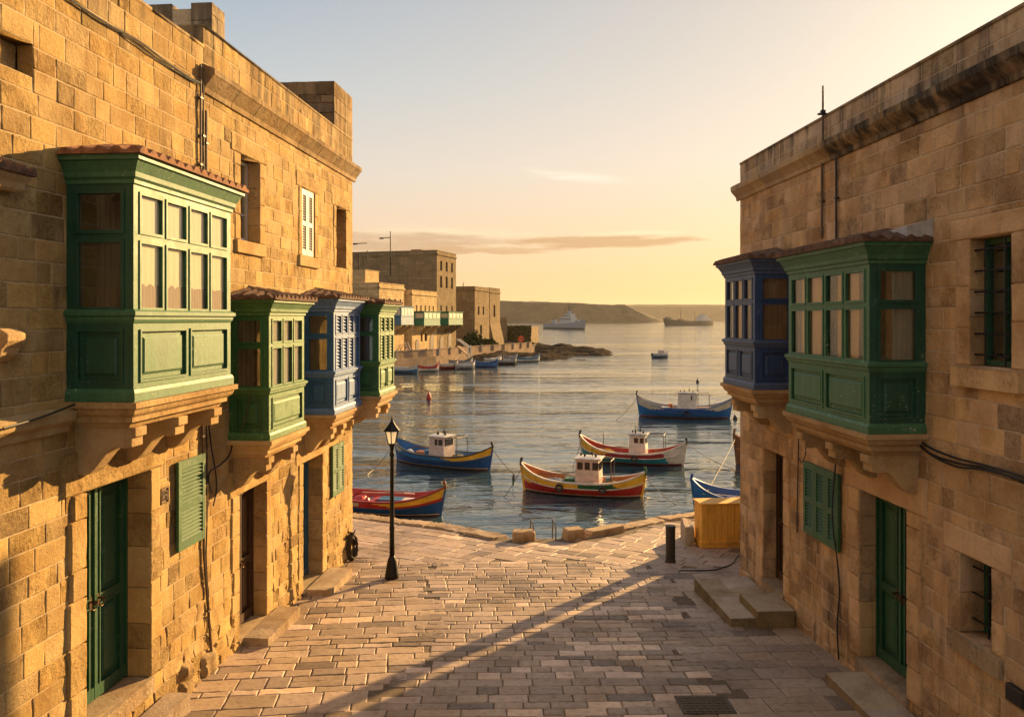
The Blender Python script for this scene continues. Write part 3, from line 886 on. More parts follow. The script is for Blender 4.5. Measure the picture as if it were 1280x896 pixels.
backing(mb, LF, sL(JOIN), sL(CL), .7, zt2 - .004, holes, -.0048, 1)
for i, h in enumerate(holes): reveals(mb, LF, h, .36, 0, (.53, .385, .205), 30 + i, bottom=i > 1, front=.012)
mb.box(LF, sL(JOIN) + .003, sL(CL) - .003, .7, zt2 - .01, -6, -.40, 1)
# the end wall towards the quay and the strip of side wall above the lower house
ef = LF.far(sL(CL), 0)
masonry(mb, Fr(ef.o, ef.a, ef.n), 0, 6, .4, zt2, base=(.5, .37, .2), seed=13)
nf = Fr(LF.pt(sL(JOIN), 0, -6), LF.n, -LF.a)
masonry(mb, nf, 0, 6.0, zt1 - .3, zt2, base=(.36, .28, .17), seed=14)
mb.box(LF, sL(JOIN) + .004, sL(CL) - .004, zt2 - .01, zt2 + .03, -.40, .010, 0, (.40, .30, .17))
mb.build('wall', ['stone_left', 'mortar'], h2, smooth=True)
cr = MB(); rng = random.Random(3); s = sL(JOIN) - .04
while s < sL(CL) + .10:
    w = min(rng.uniform(.7, 1.1), sL(CL) + .14 - s); c = palette(rng, (.42, .31, .18), .14)
    e = rng.uniform(-.004, .004)
    cr.run(LF, s, s + w - .006, [(0, 9.12), (.03, 9.13), (.04, 9.20), (.09, 9.26), (.15 + e, 9.34), (.17 + e, 9.36), (.17 + e, 9.43), (.0, 9.50)], 0, c); s += w
cr.build('cornice', 'stone_left', h2, bevel=.006)
# roof block at the corner, and the block further back
rb = MB(); b0 = LF.near(sL(15.77))
f = Fr(LF.pt(0, 0, .0), LF.a, LF.n)
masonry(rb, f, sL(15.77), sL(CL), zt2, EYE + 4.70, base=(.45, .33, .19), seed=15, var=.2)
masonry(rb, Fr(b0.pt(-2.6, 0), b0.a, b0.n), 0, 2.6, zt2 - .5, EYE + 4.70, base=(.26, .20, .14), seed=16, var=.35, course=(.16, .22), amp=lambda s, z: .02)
rb.box(LF, sL(15.77) + .02, sL(CL) - .02, zt2 - .4, EYE + 4.69, -2.6, -.02, 1)
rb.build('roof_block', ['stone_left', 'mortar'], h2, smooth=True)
cb = MB()
f3 = Fr(LF.pt(0, 0, -1.0), LF.a, LF.n); b3 = LF.near(sL(12.65))
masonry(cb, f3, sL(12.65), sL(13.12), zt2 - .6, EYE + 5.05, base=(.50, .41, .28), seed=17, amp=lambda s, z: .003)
masonry(cb, Fr(b3.pt(-3.6, 0), b3.a, b3.n), 0, 1.94, zt2 - 1, EYE + 5.05, base=(.32, .27, .21), seed=18)  # side towards the viewer painted a shaded grey, darker than the sunlit front
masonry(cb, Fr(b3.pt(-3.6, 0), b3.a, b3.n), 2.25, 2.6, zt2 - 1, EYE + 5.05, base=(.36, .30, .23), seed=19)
cb.box(LF, sL(12.65) + .02, sL(13.12) - .02, zt2 - 1, EYE + 4.96, -3.6, -1.02, 1)
for n0, n1 in ((-3.6, -1.67), (-1.34, -1.02)): cb.box(LF, sL(12.65) + .02, sL(13.12) - .02, zt2 - 1, EYE + 5.045, n0, n1, 1)
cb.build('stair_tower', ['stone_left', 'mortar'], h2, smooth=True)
door(h2, LF, DB[0] + .02, DB[1] - .02, 1.64, 3.70, .22, 'brown_wood', 'dark brown panelled door', 2)
door(h2, LF, DC[0] + .02, DC[1] - .02, 1.44, 3.68, .28, 'door_blue', 'blue panelled door', 2)
slab_step(h2, LF, DB[0] - .03, DB[1] + .03, -.26, .04, 1.42, 1.63, 6, piece=1.2)
slab_step(h2, LF, DB[0] + .10, DB[1] + .42, .042, .40, .9, GZ(12.2) + .17, 7, piece=.8)
slab_step(h2, LF, DC[0] - .03, DC[1] + .05, -.30, .05, 1.2, 1.43, 8, piece=1.3)
slab_step(h2, LF, DC[0] + .06, DC[1] + .30, .052, .50, .8, GZ(14.6) + .15, 9, piece=1.3)
casement(h2, LF, W1[0] + .02, W1[1] - .02, W1[2] + .02, W1[3] - .02, .20, 'white_wood', (2, 3))
casement(h2, LF, W3[0], W3[1], W3[2], W3[3], .28, 'brown_wood', (1, 1))
shutter(h2, LF, W2[0] + .01, W2[1] - .01, W2[2] + .01, W2[3] - .01, -.03, 'white_wood', 2, label='white louvred shutter')
shutter(h2, LF, sL(dL(412.5)), sL(dL(427)), 2.74, 3.74, .04, 'shutter_green', 2)
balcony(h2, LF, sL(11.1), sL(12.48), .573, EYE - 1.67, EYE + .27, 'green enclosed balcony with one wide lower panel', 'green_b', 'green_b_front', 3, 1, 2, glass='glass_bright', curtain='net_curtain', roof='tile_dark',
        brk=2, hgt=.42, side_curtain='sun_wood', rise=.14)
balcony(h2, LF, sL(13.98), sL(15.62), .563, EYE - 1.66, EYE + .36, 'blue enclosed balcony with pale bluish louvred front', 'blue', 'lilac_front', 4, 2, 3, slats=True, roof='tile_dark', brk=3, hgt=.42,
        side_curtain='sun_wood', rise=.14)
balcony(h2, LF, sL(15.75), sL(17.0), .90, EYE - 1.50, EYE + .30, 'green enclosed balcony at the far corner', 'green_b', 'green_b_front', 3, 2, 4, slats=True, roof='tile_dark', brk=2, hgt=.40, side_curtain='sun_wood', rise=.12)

# ================================================================== RIGHT HOUSE
CR = 14.87
zt3 = EYE + 2.87
h3 = thing('stone_house', 'shaded limestone house with black-stained cornice, one blue and one green enclosed balcony', 'house', RF.pt(sR(10), GZ(10), 0))
DR = (sR(dR(1075)), sR(dR(1135)), 1.83, 4.00)
DD = (sR(dR(955)), sR(dR(980)), 1.78, 4.00)
WR = (sR(dR(1213)), sR(dR(1265)), 5.73, 7.01)
WS = (sR(dR(1200)), sR(dR(1240)), 2.97, 3.79)
rh = [DR, DD, WR, WS]
ero3 = lambda s, z: .004 + .016 * max(0, min(1, (2.9 - z + .6 * noise.noise(Vector((s * .8, z * .8, 0)))) / 1.5)) + .010 * max(0, noise.noise(Vector((s * .55, z * .7, 9))))
mb = MB()
RB = (.62, .45, .275)
ex = surround(*DR, w=.26, noff=.025, lint=.42) + surround(*DD, w=.22, noff=.02, lint=.34) + surround(*WR, w=.20, noff=.012, lint=.22) + surround(*WS, w=.16, noff=.012, lint=.26)
masonry(mb, RF, sR(CR), sR(3.6), .9, 8.45, rh, base=RB, amp=ero3, seed=41, extra=ex, var=.17, course=(.21, .27), width=(.22, .50))
masonry(mb, RF, sR(CR), sR(3.6), 8.45, zt3, (), base=(.54, .45, .34), amp=lambda s, z: .004, seed=42, var=.18, course=(.19, .23), width=(.3, .6))
backing(mb, RF, sR(CR), sR(3.6), .8, zt3 - .004, rh, -.0048, 1)
for i, h in enumerate(rh): reveals(mb, RF, h, .40, 0, RB, 50 + i, bottom=i > 1, front=.012)
mb.box(RF, sR(CR) + .003, sR(3.6), .8, zt3 - .01, -7, -.42, 1)
mb.box(RF, sR(CR) + .003, sR(3.6), zt3 - .01, zt3 + .03, -.42, .010, 0, (.36, .29, .20))
nf = Fr(RF.pt(sR(CR), 0, -7), RF.n, -RF.a)
masonry(mb, nf, 0, 7, .5, zt3, base=RB, seed=43)
# rear wing along the quay
wa, wb = Vector((4.42, 15.1, 0)), Vector((5.72, 18.95, 0))
wd = (wb - wa).normalized(); wf = Fr(wb, -wd, (-wd.y, wd.x, 0))
masonry(mb, wf, 0, (wb - wa).length, .3, EYE + 2.5, base=RB, seed=44)
# unseen slim pier added past the wing: its shadow edges the shade on the street
mb.box(Fr((6.47, 20.45, 0), (.788, -.616, 0), (-.616, -.788, 0)), -.17, .17, .3, EYE + 2.7, -.35, .35, 0, RB)
mb.box(wf, .01, (wb - wa).length, .3, EYE + 2.49, -5, -.02, 1)
mb.build('wall', ['stone_right', 'mortar_pale'], h3, smooth=True)
cr = MB(); rng = random.Random(4); s = sR(CR) - .12
while s < sR(3.6):
    w = rng.uniform(.6, 1.0)
    if s < sR(11.15) < s + w: w = sR(11.15) - s
    dark = s + .01 >= sR(11.15); e = rng.uniform(-.006, .006); o = .03 if dark else 0
    prof = [(0, 8.40), (.03, 8.41), (.04, 8.47), (.09 + o, 8.53), (.14 + o + e, 8.58), (.15 + o + e, 8.66), (.10, 8.69), (0, 8.72)]
    cr.run(RF, s, s + w - .006, prof, 1 if dark else 0, palette(rng, (.42, .33, .22), .14)); s += w
cr.build('cornice', ['stone_trim', 'stone_dirty'], h3, bevel=.006)
door(h3, RF, DR[0] + .02, DR[1] - .02, 1.84, 4.0, .24, 'door_green')
door(h3, RF, DD[0] + .02, DD[1] - .02, 1.80, 4.0, .24, 'brown_wood', 'dark brown panelled door')
slab_step(h3, RF, DR[0] - .04, DR[1] + .04, -.28, .05, 1.5, 1.845, 11, base=(.40, .33, .26), piece=1.4)
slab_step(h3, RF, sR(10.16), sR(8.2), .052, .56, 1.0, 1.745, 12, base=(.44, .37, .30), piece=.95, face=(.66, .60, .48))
slab_step(h3, RF, DD[0] - .03, DD[1] + .03, -.28, .04, 1.5, 1.795, 13, base=(.40, .33, .26), piece=1.2)
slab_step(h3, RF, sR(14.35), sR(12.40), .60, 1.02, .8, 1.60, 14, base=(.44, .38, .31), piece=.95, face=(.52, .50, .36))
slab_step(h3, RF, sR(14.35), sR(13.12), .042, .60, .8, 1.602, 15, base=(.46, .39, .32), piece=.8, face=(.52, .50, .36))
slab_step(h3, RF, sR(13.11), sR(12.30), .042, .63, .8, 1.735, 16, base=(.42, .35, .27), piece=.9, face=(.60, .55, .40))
slab_step(h3, RF, WR[0] - .2, WR[1] + .2, -.1, .09, 5.52, 5.728, 17, base=RB, piece=2, name='window_sill')
slab_step(h3, RF, WS[0] - .16, WS[1] + .16, -.38, .05, 2.77, 2.968, 18, base=(.40, .32, .22), piece=2, name='window_sill')
casement(h3, RF, WR[0] + .01, WR[1] - .01, WR[2] + .01, WR[3] - .01, .17, 'door_green', (2, 1), curtain=('net_curtain', .42, .95), grille=(2, 6, -.05))
casement(h3, RF, WS[0] + .01, WS[1] - .01, WS[2] + .01, WS[3] - .01, .28, 'door_green', (2, 1), grille=(1, 3, -.14))
shutter(h3, RF, sR(dR(1009)), sR(dR(1053)), 3.04, 4.09, .045, 'shutter_green', 3)
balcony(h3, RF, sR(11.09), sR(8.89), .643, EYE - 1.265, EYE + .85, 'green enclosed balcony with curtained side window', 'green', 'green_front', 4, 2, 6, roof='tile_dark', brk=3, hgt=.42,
        side_curtain='net_curtain', curtain=None, drawn='reflection_curtain', glass='glass_side', sidecur=(.42, 1), tint=(.9, .88, .9))
balcony(h3, RF, sR(13.78), sR(12.38), .643, EYE - 1.086, EYE + .93, 'navy blue enclosed balcony', 'navy', 'navy_front', 3, 2, 7, roof='tile_dark', brk=2, hgt=.42, side_curtain='sun_wood', curtain=None, drawn='reflection_curtain', glass='glass_side', tint=(.95, .9, .9))
# lead flashing over the green balcony
fl = MB(); a, b = sR(10.6), sR(8.74); fp = lambda x, h, n: [RF.pt(x, EYE + .90, 0), RF.pt(x, EYE + .90, n), RF.pt(x, EYE + .99 + h * .25, n), RF.pt(x, EYE + 1.0 + h, 0)]
fl.loops([fp(a, .03, .16), fp((a + b) / 2, .05, .24), fp(b, .10, .30)], 0, None, True, True, True)
M['lead'] = plain_mat('grey_lead_sheet', (.42, .41, .40), .7, 0, 8, .3, .4)
fl.build('lead_flashing', 'lead', h3)
def conduit(root, fr, pts, r=.016, mat='pipe', n=.03, name='conduit'):
    mb = MB(); mb.tube([fr.pt(s, z, n) for s, z in pts], r, 8)
    for (s, z), (s2, z2) in zip(pts, pts[1:]):
        k = int(abs(z2 - z) / .8)
        for i in range(k):
            t = (i + .5) / k; mb.box(fr, s + (s2 - s) * t - .035, s + (s2 - s) * t + .035, z + (z2 - z) * t - .012, z + (z2 - z) * t + .012, .001, n + r + .004)
    return mb.build(name, mat, root)
conduit(h3, RF, [(sR(dR(1030)), 8.42), (sR(dR(1030)), EYE + 1.15)], .018)
conduit(h3, RF, [(sR(dR(1048)), 8.42), (sR(dR(1048)), EYE + 1.10)], .016, 'rubber')
conduit(h1, LF, [(sL(dL(248)), 9.45), (sL(dL(248)), 7.75), (sL(dL(249)), 7.2)], .015)
conduit(h1, LF, [(sL(dL(255)), 8.9), (sL(dL(255)), 7.2), (sL(dL(250)), 5.2), (sL(dL(252)), 3.2), (sL(dL(263)), 1.62)], .018)
conduit(h1, LF, [(sL(dL(250)), 9.2), (sL(dL(251)), 7.9)], .009, 'rubber', .045)
# ------------------------------------------------------------------ street, quay, water
STREET = MB()
class GroundFr:
    """paving frame: s, z are plan directions turned by an angle, n is height over the falling street"""
    def __init__(s, o, ang): s.o = o; s.c, s.s = math.cos(ang), math.sin(ang)
    def pt(s, a, b, n=0.0):
        x, y = s.o[0] + a * s.c - b * s.s, s.o[1] + a * s.s + b * s.c
        return Vector((x, y, GZ(y) + n + .012 * noise.noise(Vector((x * .5, y * .5, 3)))))
    def inv(s, x, y):
        x -= s.o[0]; y -= s.o[1]; return (x * s.c + y * s.s, -x * s.s + y * s.c)
EDGE = [(-14, 23.2), (-4.35, 21.9), (-1.63, 20.3), (-.10, 18.85), (.05, 18.75), (1.15, 18.75), (1.35, 18.95), (2.39, 19.9), (3.8, 21.2), (5.2, 22.1), (14, 24.0)]
def edge_y(x):
    for (xa, ya), (xb, yb) in zip(EDGE, EDGE[1:]):
        if xa <= x <= xb: return ya + (yb - ya) * (x - xa) / (xb - xa)
    return EDGE[-1][1]
wallL = lambda y: -4.937 + .091 * y
wallR = lambda y: 5.13 - .06 * y
M['paving'] = None
def paving_mat():
    k = NT('worn_street_paving'); v = k.coord(); n1 = k.noise(v, 1.6, 6, .6); n2 = k.noise(v, 13, 6, .65); n3 = k.noise(v, 60, 4, .6)
    base = k.attr()
    base = k.mix(k.mapr(n1, .42, .72, 0, .6), base, k.mix(1.0, base, (.62, .55, .48), 'MULTIPLY'))
    base = k.mix(k.mapr(n2, .5, .72, 0, .7), base, k.mix(1.0, base, (.50, .46, .42), 'MULTIPLY'))
    big = k.noise(k.coord((1, .6, 1)), .55, 5, .62)
    base = k.mix(k.mapr(big, .50, .66, 0, .55), base, k.mix(1.0, base, (.50, .47, .45), 'MULTIPLY'))     # trodden-in dirt
    spot = k.noise(v, 5.5, 4, .6)
    base = k.mix(k.mapr(spot, .66, .70, 0, .5), base, k.mix(1.0, base, (.38, .34, .30), 'MULTIPLY'))      # old spills
    base = k.mix(k.mapr(n2, .25, .42, .3, 0), base, k.mix(1.0, base, (1.3, 1.28, 1.25), 'MULTIPLY'))
    k.col(base); k.put(k.b.inputs['Roughness'], k.math('ADD', k.mapr(n2, .25, .75, .42, .72), k.mapr(n1, .3, .7, -.04, .1)))
    k.b.inputs['Specular IOR Level'].default_value = .45
    h = k.math('ADD', k.math('MULTIPLY', n2, .8), k.math('MULTIPLY', n3, .35))
    k.norm(k.bump(h, .75, .014)); return k.m
M['paving'] = paving_mat()
M['joint'] = plain_mat('dirt_joint', (.15, .115, .085), .95, 0, 25, .4, .5, .2)
def pave(fr, a0, a1, b0, b1, rows, widths, base, keep, seed, amp=.004, hv=.0032, var=.25, pale=.06, dark=.08, gap=(.003, .008)):
    rng = random.Random(seed); b = b0
    while b < b1:
        h = rng.uniform(*rows); a = a0 - rng.uniform(0, .5)
        while a < a1:
            w = rng.uniform(*widths)
            x, y = fr.pt(a + w / 2, b + h / 2).xy
            r = keep(x, y, w, h)
            if r:
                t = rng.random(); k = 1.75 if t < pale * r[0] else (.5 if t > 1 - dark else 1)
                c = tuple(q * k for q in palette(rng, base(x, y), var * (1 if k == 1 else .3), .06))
                rect = (a, a + w, b, b + h)
                if w > .55 and h > .36 and rng.random() < .18:
                    m = h * rng.uniform(.4, .6); parts = [(a, a + w, b, b + m), (a, a + w, b + m, b + h)]
                else: parts = [rect]
                for q in parts:
                    stone(STREET, fr, q, rng.uniform(-hv, hv), amp, c, rng=rng, back=-.016, gap=rng.uniform(*gap), bev=.006, step=.10, floor_=-.009)
            a += w
        b += h
def tone(x, y):
    return (.40, .305, .235)
STONE_TOP = lambda x, y: (.37, .285, .215)
# street rows across, quay slabs laid on the slant
YB = lambda x: 16.5 - .10 * x + .12 * math.sin(x * 1.3)
# three runs of paving: uneven flags on the left, sett rows down the middle, slabs along the right wall
XL = lambda y: -1.75 + .10 * (y - 10) + .35 * math.sin(y * .7)
XR = lambda y: 2.75 + .02 * (y - 10) + .25 * math.sin(y * .9 + 1)
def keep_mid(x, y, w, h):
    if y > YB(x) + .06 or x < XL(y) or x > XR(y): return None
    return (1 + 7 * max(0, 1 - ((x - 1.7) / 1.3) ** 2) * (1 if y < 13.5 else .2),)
def keep_left(x, y, w, h):
    if y > YB(x) + .06 or x > XL(y) + .10 or x < wallL(y) - .35: return None
    return (.8,)
def keep_right(x, y, w, h):
    if y > YB(x) + .06 or x < XR(y) - .10 or x > wallR(y) + .4: return None
    return (.5,)
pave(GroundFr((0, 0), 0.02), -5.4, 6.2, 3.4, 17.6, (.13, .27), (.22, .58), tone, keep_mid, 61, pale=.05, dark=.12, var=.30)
pave(GroundFr((-3, 10), R(7)), -4.6, 4.6, -7.5, 8.5, (.17, .38), (.26, .70), lambda x, y: (.41, .31, .23), keep_left, 63, pale=.03, dark=.10, var=.30, amp=.006, hv=.005)
pave(GroundFr((4, 10), R(3.4)), -3.5, 3.5, -7.5, 8.5, (.26, .46), (.36, .80), lambda x, y: (.37, .285, .22), keep_right, 64, pale=.02, dark=.08, var=.22, amp=.005)
def keep_quay(x, y, w, h):
    if y < YB(x) - .02 or y > edge_y(x) - .55 or y > edge_y(x - .4) - .45 or y > edge_y(x + .4) - .45: return None
    return (.6,)
g2 = GroundFr((0, 17), R(-31))
pave(g2, -12, 12, -9, 9, (.24, .42), (.35, .8), lambda x, y: (.42, .315, .24), keep_quay, 62, pale=.04, dark=.06, amp=.004, gap=(.003, .007), var=.28)
# bed under the stones, closed at the quay edge
bed = MB()
ys = [-4, 0, 4, 8, 12, 16]
for (xa, ya), (xb, yb) in zip(EDGE, EDGE[1:]):
    P = [(xa, -4), (xb, -4), (xb, yb), (xa, ya)]
    STREET.quad([(x, y, GZ(y) - .013) for x, y in P], 1)
    # quay wall
    n = max(1, int(math.hypot(xb - xa, yb - ya) / .8)); rng = random.Random(int(xa * 10))
    STREET.quad([(xa, ya, -1.2), (xb, yb, -1.2), (xb, yb, GZ(yb) - .028), (xa, ya, GZ(ya) - .028)], 0, (.20, .16, .11))
street = structure(STREET.build('street', ['paving', 'joint'], smooth=True))
# coping of the quay
cop = MB(); rng = random.Random(71)
for k, ((xa, ya), (xb, yb)) in enumerate(zip(EDGE, EDGE[1:])):
    if k in (3, 4): continue
    L = math.hypot(xb - xa, yb - ya); dx, dy = (xb - xa) / L, (yb - ya) / L; t = 0
    while t < L - .05:
        w = rng.uniform(.6, 1.2)
        if L - t - w < .35: w = L - t
        c = palette(rng, (.40, .31, .22), .15)
        x0, y0 = xa + dx * t, ya + dy * t
        hgt = rng.uniform(.02, .06)
        f = Fr((x0 + dy * .46, y0 - dx * .46, 0), (dx, dy, 0), (0, 0, 1))
        class CF:
            def pt(s, a, b, n=0.0):
                x, y = x0 + dx * a + dy * (.46 - b), y0 + dy * a - dx * (.46 - b); return Vector((x, y, GZ(y) + n))
        cf = CF()
        stone(cop, cf, (0, w, -.02, .52), hgt, .018, c, back=-.5, gap=.006, bev=.022, step=.09, rng=rng, floor_=-1)
        t += w
structure(cop.build('quay_kerb', 'stone_trim', smooth=True))

M['water'] = water_mat()
w = MB(); w.quad([(-9000, -60, 0), (9000, -60, 0), (9000, 16000, 0), (-9000, 16000, 0)])
structure(w.build('water', 'water'))

# ------------------------------------------------------------------ street furniture
def loose_stone(name, label, c, size, rot, seed, group=None, col=(.46, .35, .23), mat='stone_trim', round_=.16, cat='stone'):
    rng = random.Random(seed); mb = MB(); n = 7; rings = []
    fr = Fr(c, (math.cos(rot), math.sin(rot), 0), (math.sin(rot), -math.cos(rot), 0))
    for iz in range(n + 1):
        z = iz / n; ring = []
        for k in range(24):
            t = 6.2832 * k / 24; cx_, sx_ = math.cos(t), math.sin(t)
            q = max(abs(cx_), abs(sx_)); e = (1 - round_) / q + round_
            sh = 1 - .22 * max(0, z - .8) / .2 * round_ * 2 - .05 * z
            j = 1 + .06 * fbm(Vector((cx_ * 1.5 + seed, sx_ * 1.5, z * 2)))
            ring.append(fr.pt(cx_ * e * size[0] / 2 * sh * j, z * size[2] * (1 + .05 * noise.noise(Vector((cx_ * 2, sx_ * 2, seed)))), sx_ * e * size[1] / 2 * sh * j))
        rings.append(ring)
    mb.loops(rings, 0, col, True, True, True)
    o = mb.build(name, mat, org=c, smooth=False, bevel=.012)
    return tag(o, label, cat, group)
def on(x, y, h=0): return (x, y, GZ(y) + h)
loose_stone('stone_block', 'squared stone block on the quay left of the ladder rails', on(.27, 18.55, -.03), (.55, .34, .25), .03, 3, 'stone blocks on the quay edge')
loose_stone('stone_block', 'chipped slanting stone block on the quay right of the ladder rails', on(1.44, 18.72, -.03), (.48, .38, .27), .35, 8, 'stone blocks on the quay edge', round_=.2)
loose_stone('stone_block', 'long low kerb stone lying beside the chipped block on the quay', on(2.22, 19.28, -.04), (1.15, .34, .19), .62, 9, 'stone blocks on the quay edge')
loose_stone('stone_block', 'pale upright slab leaning next to the yellow crate', on(4.02, 18.35, -.02), (.22, .95, .46), -.1, 11, 'stone blocks on the quay edge', (.42, .36, .30), round_=.1)
def ladder():
    t = thing('quay_ladder', 'thin metal ladder rails curving over the quay edge', 'ladder', on(.75, 18.75))
    M['galv'] = plain_mat('dull_steel', (.22, .21, .20), .4, .8, 20, .3, .1)
    for x in (.50, 1.02):
        mb = MB(); z = GZ(18.7)
        mb.tube([(x, 18.62, z - .03), (x, 18.62, z + .28), (x - .02, 18.68, z + .38), (x - .06, 18.85, z + .41), (x - .06, 18.93, z + .30), (x - .06, 18.93, -.6)], .018, 8)
        mb.build('rail', 'galv', t)
    mb = MB()
    for k in range(4): mb.tube([(.44, 18.93, .75 - .27 * k), (.96, 18.93, .75 - .27 * k)], .014, 6)
    mb.build('rungs', 'galv', t)
ladder()
def bollard():
    t = thing('bollard', 'dark cylindrical metal bollard standing on the quay near the yellow crate', 'bollard', on(3.26, 16.46))
    mb = MB(); mb.lathe(on(3.26, 16.46, -.05), [(.105, 0), (.105, .10), (.098, .11), (.098, .74), (.104, .745), (.104, .785), (.09, .80)], 24)
    mb.build('post', plain_mat('bollard_paint', (.05, .042, .032), .55, .2, 16, .5, .25), t)
    b = MB(); b.lathe(on(3.26, 16.46, -.052), [(.125, 0), (.125, .045), (.11, .062)], 24); b.build('base_ring', 'iron', t)
bollard()
def lamp():
    x, y = -2.28, 15.2; z = GZ(y)
    t = thing('street_lamp', 'black cast-iron street lamp with a six-sided cream lantern', 'street lamp', (x, y, z))
    mb = MB(); mb.lathe((x, y, z - .03), [(.135, 0), (.135, .10), (.125, .13), (.10, .30), (.085, .36), (.075, .40), (.058, .43), (.05, .46)], 20); mb.build('base', 'iron', t, smooth=True)
    mb = MB(); mb.lathe((x, y, z), [(.05, .40), (.045, .9), (.052, .92), (.052, .97), (.044, .99), (.034, 2.30), (.048, 2.33), (.048, 2.37), (.03, 2.40), (.045, 2.50), (.06, 2.52), (.06, 2.545)], 16); mb.build('pole', 'iron', t, smooth=True)
    hexr = lambda r, zz, ph=0: [Vector((x + r * math.cos(a), y + r * math.sin(a), z + zz)) for a in [6.2832 * (k + .5) / 6 + ph for k in range(6)]]
    M['lantern_glass'] = cloth_mat('frosted_lantern_glass', (.92, .84, .66), .6)
    lt = M['lantern_glass'].node_tree; em = lt.nodes.new('ShaderNodeEmission'); em.inputs[0].default_value = (1, .72, .38, 1); em.inputs[1].default_value = .16; ad = lt.nodes.new('ShaderNodeAddShader'); ou = lt.nodes['Material Output']
    lt.links.new(ou.inputs[0].links[0].from_socket, ad.inputs[0]); lt.links.new(em.outputs[0], ad.inputs[1]); lt.links.new(ad.outputs[0], ou.inputs[0])     # the lamp is lit
    fr = MB()
    lo, hi = hexr(.075, 2.55), hexr(.132, 2.80)
    for a, b in zip(lo, hi): fr.tube([a, b], .010, 6)
    for ring in (lo, hi): fr.tube(ring + [ring[0]], .011, 6)
    lf = fr.build('lantern_frame', 'iron', t)
    gl = MB(); gl.loops([hexr(.070, 2.553), hexr(.126, 2.797)], 0, None, True, True, False); gl.build('glass', 'lantern_glass', lf)
    rf = MB(); rf.loops([hexr(.165, 2.79), hexr(.168, 2.805), hexr(.125, 2.85), hexr(.075, 2.91), hexr(.035, 2.97), hexr(.018, 3.0), hexr(.022, 3.02), hexr(.006, 3.07)], 0, None, True, True, True)
    rf.build('lantern_roof', 'iron', t)
lamp()
def crate():
    c = on(4.74, 18.05, .0); fr = Fr((4.20, 17.72, GZ(17.72)), (1, .10, 0), (.10, -1, 0))
    t = thing('wooden_crate', 'yellow wooden crate of weathered boards against the right house corner', 'crate', c)
    M['crate'] = wood_mat('yellow_crate_wood', (.88, .47, .075), (.36, .16, .03), .6)
    mb = MB(); k = 7
    for i in range(k):
        a = .0 + 1.06 * i / k; mb.box(fr, a + .004, a + 1.06 / k - .004, .12, .95, -.02, .0)
    for i in range(4):
        b = .5 * i / 4; mb.box(fr, .0, .02, .12, .95, -b - .5 / 4 + .004, -b - .022)
    mb.box(fr, .02, 1.04, .10, .94, -.48, -.03); mb.build('boards', 'crate', t, bevel=.004)
    b = MB(); b.box(fr, -.02, 1.08, .0, .13, -.52, .03); b.box(fr, .06, 1.0, .085, .155, .0, .045); b.build('plinth', 'crate', t, bevel=.008)
    l = MB(); l.box(fr, -.03, 1.09, .952, .985, -.53, .035); l.build('lid', 'crate', t, bevel=.006)
crate()
gr = MB()
gf = GroundFr((1.98, 9.22), 0.02)
M['grate'] = plain_mat('rusty_cast_iron', (.10, .078, .058), .75, .2, 30, .5, .4)
gr.box(type('F', (), {'pt': lambda s, a, b, n: gf.pt(a, b, n)})(), 0, .62, 0, .50, -.02, .016)
for i in range(7):
    for j in range(6):
        gr.box(gf, .035 + i * .08, .095 + i * .08, .035 + j * .074, .088 + j * .074, .016, .024)
tag(gr.build('drain_cover', 'grate', org=on(2.29, 9.47)), 'rusty square drain cover set in the shaded paving', 'drain cover')

# ------------------------------------------------------------------ cables, antennas, small fittings
def cable(name, label, pts, r=.012, mat='rubber', cat='cable', group=None, sub=6):
    """loose cable through the points, smoothed"""
    P = [Vector(p) for p in pts]; out = []
    for i in range(len(P) - 1):
        p0, p1, p2, p3 = P[max(0, i - 1)], P[i], P[i + 1], P[min(len(P) - 1, i + 2)]
        for k in range(sub):
            t = k / sub
            out.append(.5 * ((2 * p1) + (p2 - p0) * t + (2 * p0 - 5 * p1 + 4 * p2 - p3) * t * t + (3 * p1 - p0 - 3 * p2 + p3) * t ** 3))
    out.append(P[-1])
    mb = MB(); mb.tube(out, r, 6)
    return tag(mb.build(name, mat, org=P[0]), label, cat, group)
l_ = lambda px, py, n=.03: LF.pt(sL(dL(px)), EYE - (py - 399) / FOC * dL(px), n)
r_ = lambda px, py, n=.03: RF.pt(sR(dR(px)), EYE - (py - 399) / FOC * dR(px), n)
cable('wall_cable', 'long twin cable slanting down the upper left wall', [l_(84, 0, .03), l_(130, 30), l_(170, 52), l_(205, 78), l_(235, 98), l_(249, 104)], .013)
cable('wall_cable', 'thin wire beneath the slanting twin cable on the upper left wall', [l_(150, 43, .02), l_(190, 72, .02), l_(215, 88, .02), l_(246, 106, .03)], .008)
cable('wall_cable', 'black cable lying on the stone ledge left of the big balcony', [l_(-20, 535, .17), l_(20, 524, .17), l_(50, 514, .16), l_(80, 504, .12), l_(92, 500, .05)], .010)
cable('wall_cable', 'cable looping from the small green balcony down to the green shutter', [l_(287, 540, .05), l_(283, 565, .06), l_(270, 580, .07), l_(258, 588, .06), l_(256, 600, .05), l_(260, 615, .05)], .012)
cable('wall_cable', 'pair of cables hanging straight down beside the green shutter', [l_(256, 528, .05), l_(259, 560, .06), l_(264, 590, .06), l_(266, 612, .05), l_(262, 632, .05)], .011)
cable('wall_cable', 'black cable dropping from under the big balcony behind the green shutter', [l_(253, 525, .05), l_(255, 570, .04), l_(255, 650, .04), l_(254, 700, .04), l_(258, 770, .04)], .010)
